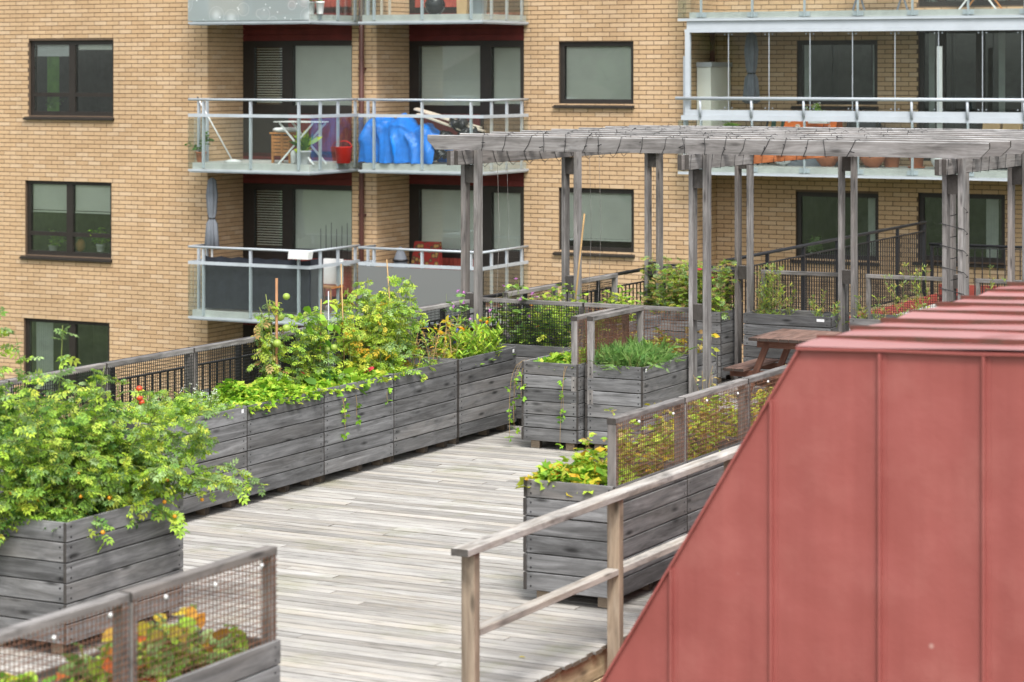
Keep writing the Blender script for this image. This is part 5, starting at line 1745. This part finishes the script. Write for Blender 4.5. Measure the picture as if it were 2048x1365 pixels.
MB().add([(-.1, -.06, 0), (.1, -.06, 0), (.1, .06, 0), (-.1, .06, 0), (-.11, -.05, .3), (.11, -.05, .28), (.11, .05, .28), (-.11, .05, .3)],
         [(0, 1, 5, 4), (1, 2, 6, 5), (2, 3, 7, 6), (3, 0, 4, 7), (4, 5, 6, 7)]).build('body', M['paper'], r)
r = on('bin', 'pale grey bin on the upper middle balcony', 'bin', 958, 21.3, z2)
MB().lathe([(.14, 0), (.17, .5), (.18, .5), (.18, .54), (.02, .56)], (0, 0, 0), 14).build('body', M['galv'], r)
# glazed balcony
zg = 2.25
r = on('olive_plant', 'grey green potted shrub at the left end of the glazed balcony', 'potted plant', 1398, 23.0, zg)
pot(r, .16, .3, 'terra')
leafy(r, .3, 8, .9, .12, .09, 'lance', [M['lf_sage'], M['lf_dark']], br=8)
r = on('potted_plant', 'dark broad leaved plant at the left of the glazed balcony', 'potted plant', 1425, 22.95, zg)
pot(r, .14, .25, 'terra')
leafy(r, .25, 7, .55, .3, .11, 'oval', M['lf_dark'])
r = on('potted_plant', 'bright green fern beside the parasol pole', 'potted plant', 1462, 22.95, zg)
pot(r, .15, .25, 'terra')
leafy(r, .25, 12, .55, .3, .13, 'pinnate', M['lf_straw'], br=6)
r = on('hanging_flowers', 'white flowers in a box on the glazed balcony rail', 'flowers', 1638, 22.78, zg)
MB().box(-.18, .18, -.08, .08, .78, .92).build('box', M['white'], r)
s = link('plant', None, r, (0, 0, .92))
P, T = grow(s, [(NPR.uniform(-.15, .15), 0, NPR.uniform(.1, .25)) for _ in range(10)], .3, 4, .1, 5, .05, 'oval', M['lf_straw'], M['stem'], .004)
leaves('blossom', r, M['pet_white'], 'petal', np.repeat(T, 4, 0) + [0, 0, .92], NPR.normal(0, 1, (len(T) * 4, 3)), np.full(len(T) * 4, .025))


def deck_chair(r, mat):
    for sx in (-1, 1):
        MB().bar((sx * .28, -.3, 0), (sx * .28, .3, .95), .03, .04).build('leg', M['black'], r)
        MB().bar((sx * .3, .3, 0), (sx * .3, -.25, .5), .03, .04).build('leg', M['black'], r)
    MB().add([(-.3, .18, .42), (.3, .18, .42), (.3, .36, 1.0), (-.3, .36, 1.0), (-.3, -.3, .42), (.3, -.3, .42), (-.3, .22, .38), (.3, .22, .38), (.3, .4, .98), (-.3, .4, .98)],
             [(0, 1, 2, 3), (4, 5, 1, 0), (7, 6, 9, 8)]).build('cushion', M[mat], r)


r = on('garden_chair', 'garden chair with green and ochre stripes in the glazed balcony', 'chair', 1556, 23.1, zg)
deck_chair(r, 'stripes')
r = on('orange_bench', 'seat covered with an orange flowered cloth in the glazed balcony', 'chair', 1622, 23.05, zg)
m = MB()
n = 20
prof = [(-.3, .35), (-.28, .62), (-.1, .7), (.1, .92), (.25, .95), (.3, .5)]
m.add([(-.5 + 1.0 * i / n, y + .02 * math.sin(i * 1.3), z + .03 * math.sin(i * .9 + y * 8)) for y, z in prof for i in range(n + 1)],
      [(j * (n + 1) + i, j * (n + 1) + i + 1, (j + 1) * (n + 1) + i + 1, (j + 1) * (n + 1) + i) for j in range(len(prof) - 1) for i in range(n)], 0, True)
m.build('cloth', M['orangecloth'], r)
MB().box(-.45, .45, -.25, .25, 0, .34).build('bench', M['greycloth'], r)
r = on('dark_chair', 'dark backed chair right of the orange flowered seat', 'chair', 1718, 23.05, zg)
deck_chair(r, 'blackbag')
for i, px in enumerate((1655, 1745)):
    r = on('bowl_pot', 'wide terracotta bowl with green plants, ' + ('left of the two' if i == 0 else 'right of the two') + ' on the glazed balcony floor', 'pot', px, 22.85, zg, 'terracotta bowls')
    MB().lathe([(.11, 0), (.2, .12), (.22, .16), (.22, .2), (.19, .2), (.17, .14), (.01, .14)], (0, 0, 0), 18).build('bowl', M['terra'], r)
    leafy(r, .15, 12, .14, .6, .06, 'oval', M['lf_dark'], br=3)
r = on('bowl', 'round white bowl on the glazed balcony floor', 'bowl', 1567, 22.85, zg)
MB().lathe([(.06, 0), (.15, .06), (.2, .16), (.19, .17), (.1, .06), (.01, .05)], (0, 0, 0), 18).build('body', M['white'], r)
r = on('globe_lamp', 'white globe lamp on the glazed balcony floor', 'lamp', 1880, 22.9, zg)
MB().ball((0, 0, .16), .16, 18, 12).build('globe', M['white'], r)
MB().lathe([(.08, 0), (.08, .02)], (0, 0, 0), 14).build('base', M['greyplastic'], r)
r = on('flower_pot', 'tall pale terracotta pot beside the white globe lamp', 'pot', 1833, 22.9, zg)
pot(r, .14, .3, 'terra', saucer=True)
r = on('flower_pot', 'terracotta pot with pink flowers behind the terracotta bowls', 'pot', 1783, 23.15, zg)
pot(r, .17, .32, 'terra')
P, T = leafy(r, .3, 6, .2, .5, .07, 'oval', M['lf_dark'])
flower(r, 'bloom', M['pet_purple'], T[::6][:5] + [0, 0, .3], .04, 6)
for i, px in enumerate((1982, 2022)):
    r = on('paper_bag', 'brown paper bag on a dark box, ' + ('tilted left one' if i == 0 else 'right one by the photo edge'), 'bag', px, 23.1, zg + .42, 'paper bags in the glazed balcony')
    MB().add([(-.15, -.09, 0), (.15, -.09, 0), (.15, .09, 0), (-.15, .09, 0), (-.12, -.08, .42), (.19, -.08, .38), (.19, .08, .38), (-.12, .08, .42)],
             [(0, 1, 5, 4), (1, 2, 6, 5), (2, 3, 7, 6), (3, 0, 4, 7), (4, 5, 6, 7)]).build('body', M['paper'], r)
r = on('storage_box', 'dark storage box under the paper bags', 'box', 2003, 23.1, zg)
MB().box(-.5, .5, -.18, .18, 0, .38).build('body', M['blackbag'], r)
MB().box(-.51, .51, -.19, .19, .38, .418).build('lid', M['blackbag'], r)
# top right balcony
zt_ = zg + ST
r = on('folding_table', 'grey trestle table on the top right balcony', 'table', 1760, 23.1, zt_)
MB().box(-.6, .6, -.3, .3, .7, .73).build('table_top', M['greycloth'], r)
for s in (-1, 1):
    MB().bar((s * .3, 0, .7), (s * .52, 0, 0), .03, .03).build('leg', M['greycloth'], r)
    MB().bar((s * .52, .05, .7), (s * .3, .05, 0), .03, .03).build('leg', M['greycloth'], r)
r = on('clothes_rack', 'white crossed legs of a drying rack on the top right balcony', 'drying rack', 1955, 23.0, zt_)
for s in (-1, 1):
    MB().bar((s * .35, 0, .9), (-s * .35, s * .02, 0), .025, .025).build('leg', M['white'], r)
    MB().bar((s * .35, .4, .9), (-s * .35, .4 + s * .02, 0), .025, .025).build('leg', M['teak'], r)
MB().box(-.4, .4, -.02, .44, .9, .92).build('top', M['white'], r)
# plants inside the left windows
for lab, px, py, uw, mt, kd in (('houseplant inside the lower left pane of the second left window', 105, 500, UA, 'lf_straw', 'oval'), ('houseplant inside the lower right pane of the second left window', 200, 498, UA, 'lf_straw', 'oval'),
                                ('houseplant inside the lower left pane of the top left window', 105, 222, UA, 'lf_dark', 'oval'), ('pale leafy houseplant inside the ground floor window behind the steel railing', 1630, 515, UD, 'lf_sage', 'oval')):
    v = pv(px, uw + .3)
    r = thing('houseplant', lab, 'potted plant', v, uw + .32, pz(py, v, uw + .32) - .06)
    pot(r, .09, .15, 'white')
    leafy(r, .14, 6, .34, .3, .11, kd, M[mt])
v = pv(161, UA + .3)
r = thing('vase', 'golden egg shaped vase inside the second left window', 'vase', v, UA + .3, pz(505, v, UA + .3))
MB().ball((0, 0, .14), .1, 14, 10, 0, 1.4).build('body', M['teak'], r)

# trees standing left of the view; the photograph shows them only as reflections in the panes
cl, ds, sz = [], [], []
for i in (0, 2, 3, 6, 8):
    c = np.array([-62 + i * 4.2 + NPR.uniform(-1, 1), 2 + i * 2.6 + NPR.uniform(-4, 4), -3.6])
    h = NPR.uniform(8, 13)
    n = 900
    q = NPR.normal(0, 1, (n, 3))
    q /= np.linalg.norm(q, axis=1)[:, None]
    q *= NPR.uniform(.45, 1, (n, 1)) * np.array([2.6, 2.6, h * .38])
    cl.append(c + [0, 0, h * .6] + q + NPR.normal(0, .3, (n, 3)))
    ds.append(NPR.normal(0, 1, (n, 3)))
    sz.append(NPR.uniform(.5, 1.0, n))
nb = thing('neighbouring_house', 'pale low house with a dark roof standing left of the view', 'house', -30, -30, -3.6, rot=math.radians(60))
MB().box(-14, 14, 0, 9, 0, 7.2).build('wall', M['cream'], nb)
MB().add([(-14.5, -.6, 7.2), (14.5, -.6, 7.2), (14.5, 4.5, 10), (-14.5, 4.5, 10), (-14.5, 9.6, 7.2), (14.5, 9.6, 7.2)], [(0, 1, 2, 3), (3, 2, 5, 4), (0, 3, 4), (1, 5, 2), (0, 4, 5, 1)]).build('roof', M['pipe'], nb)
leaves('treeline', None, M['lf_dark'], 'oval', np.concatenate(cl), np.concatenate(ds), np.concatenate(sz), 1.0, 1.5)
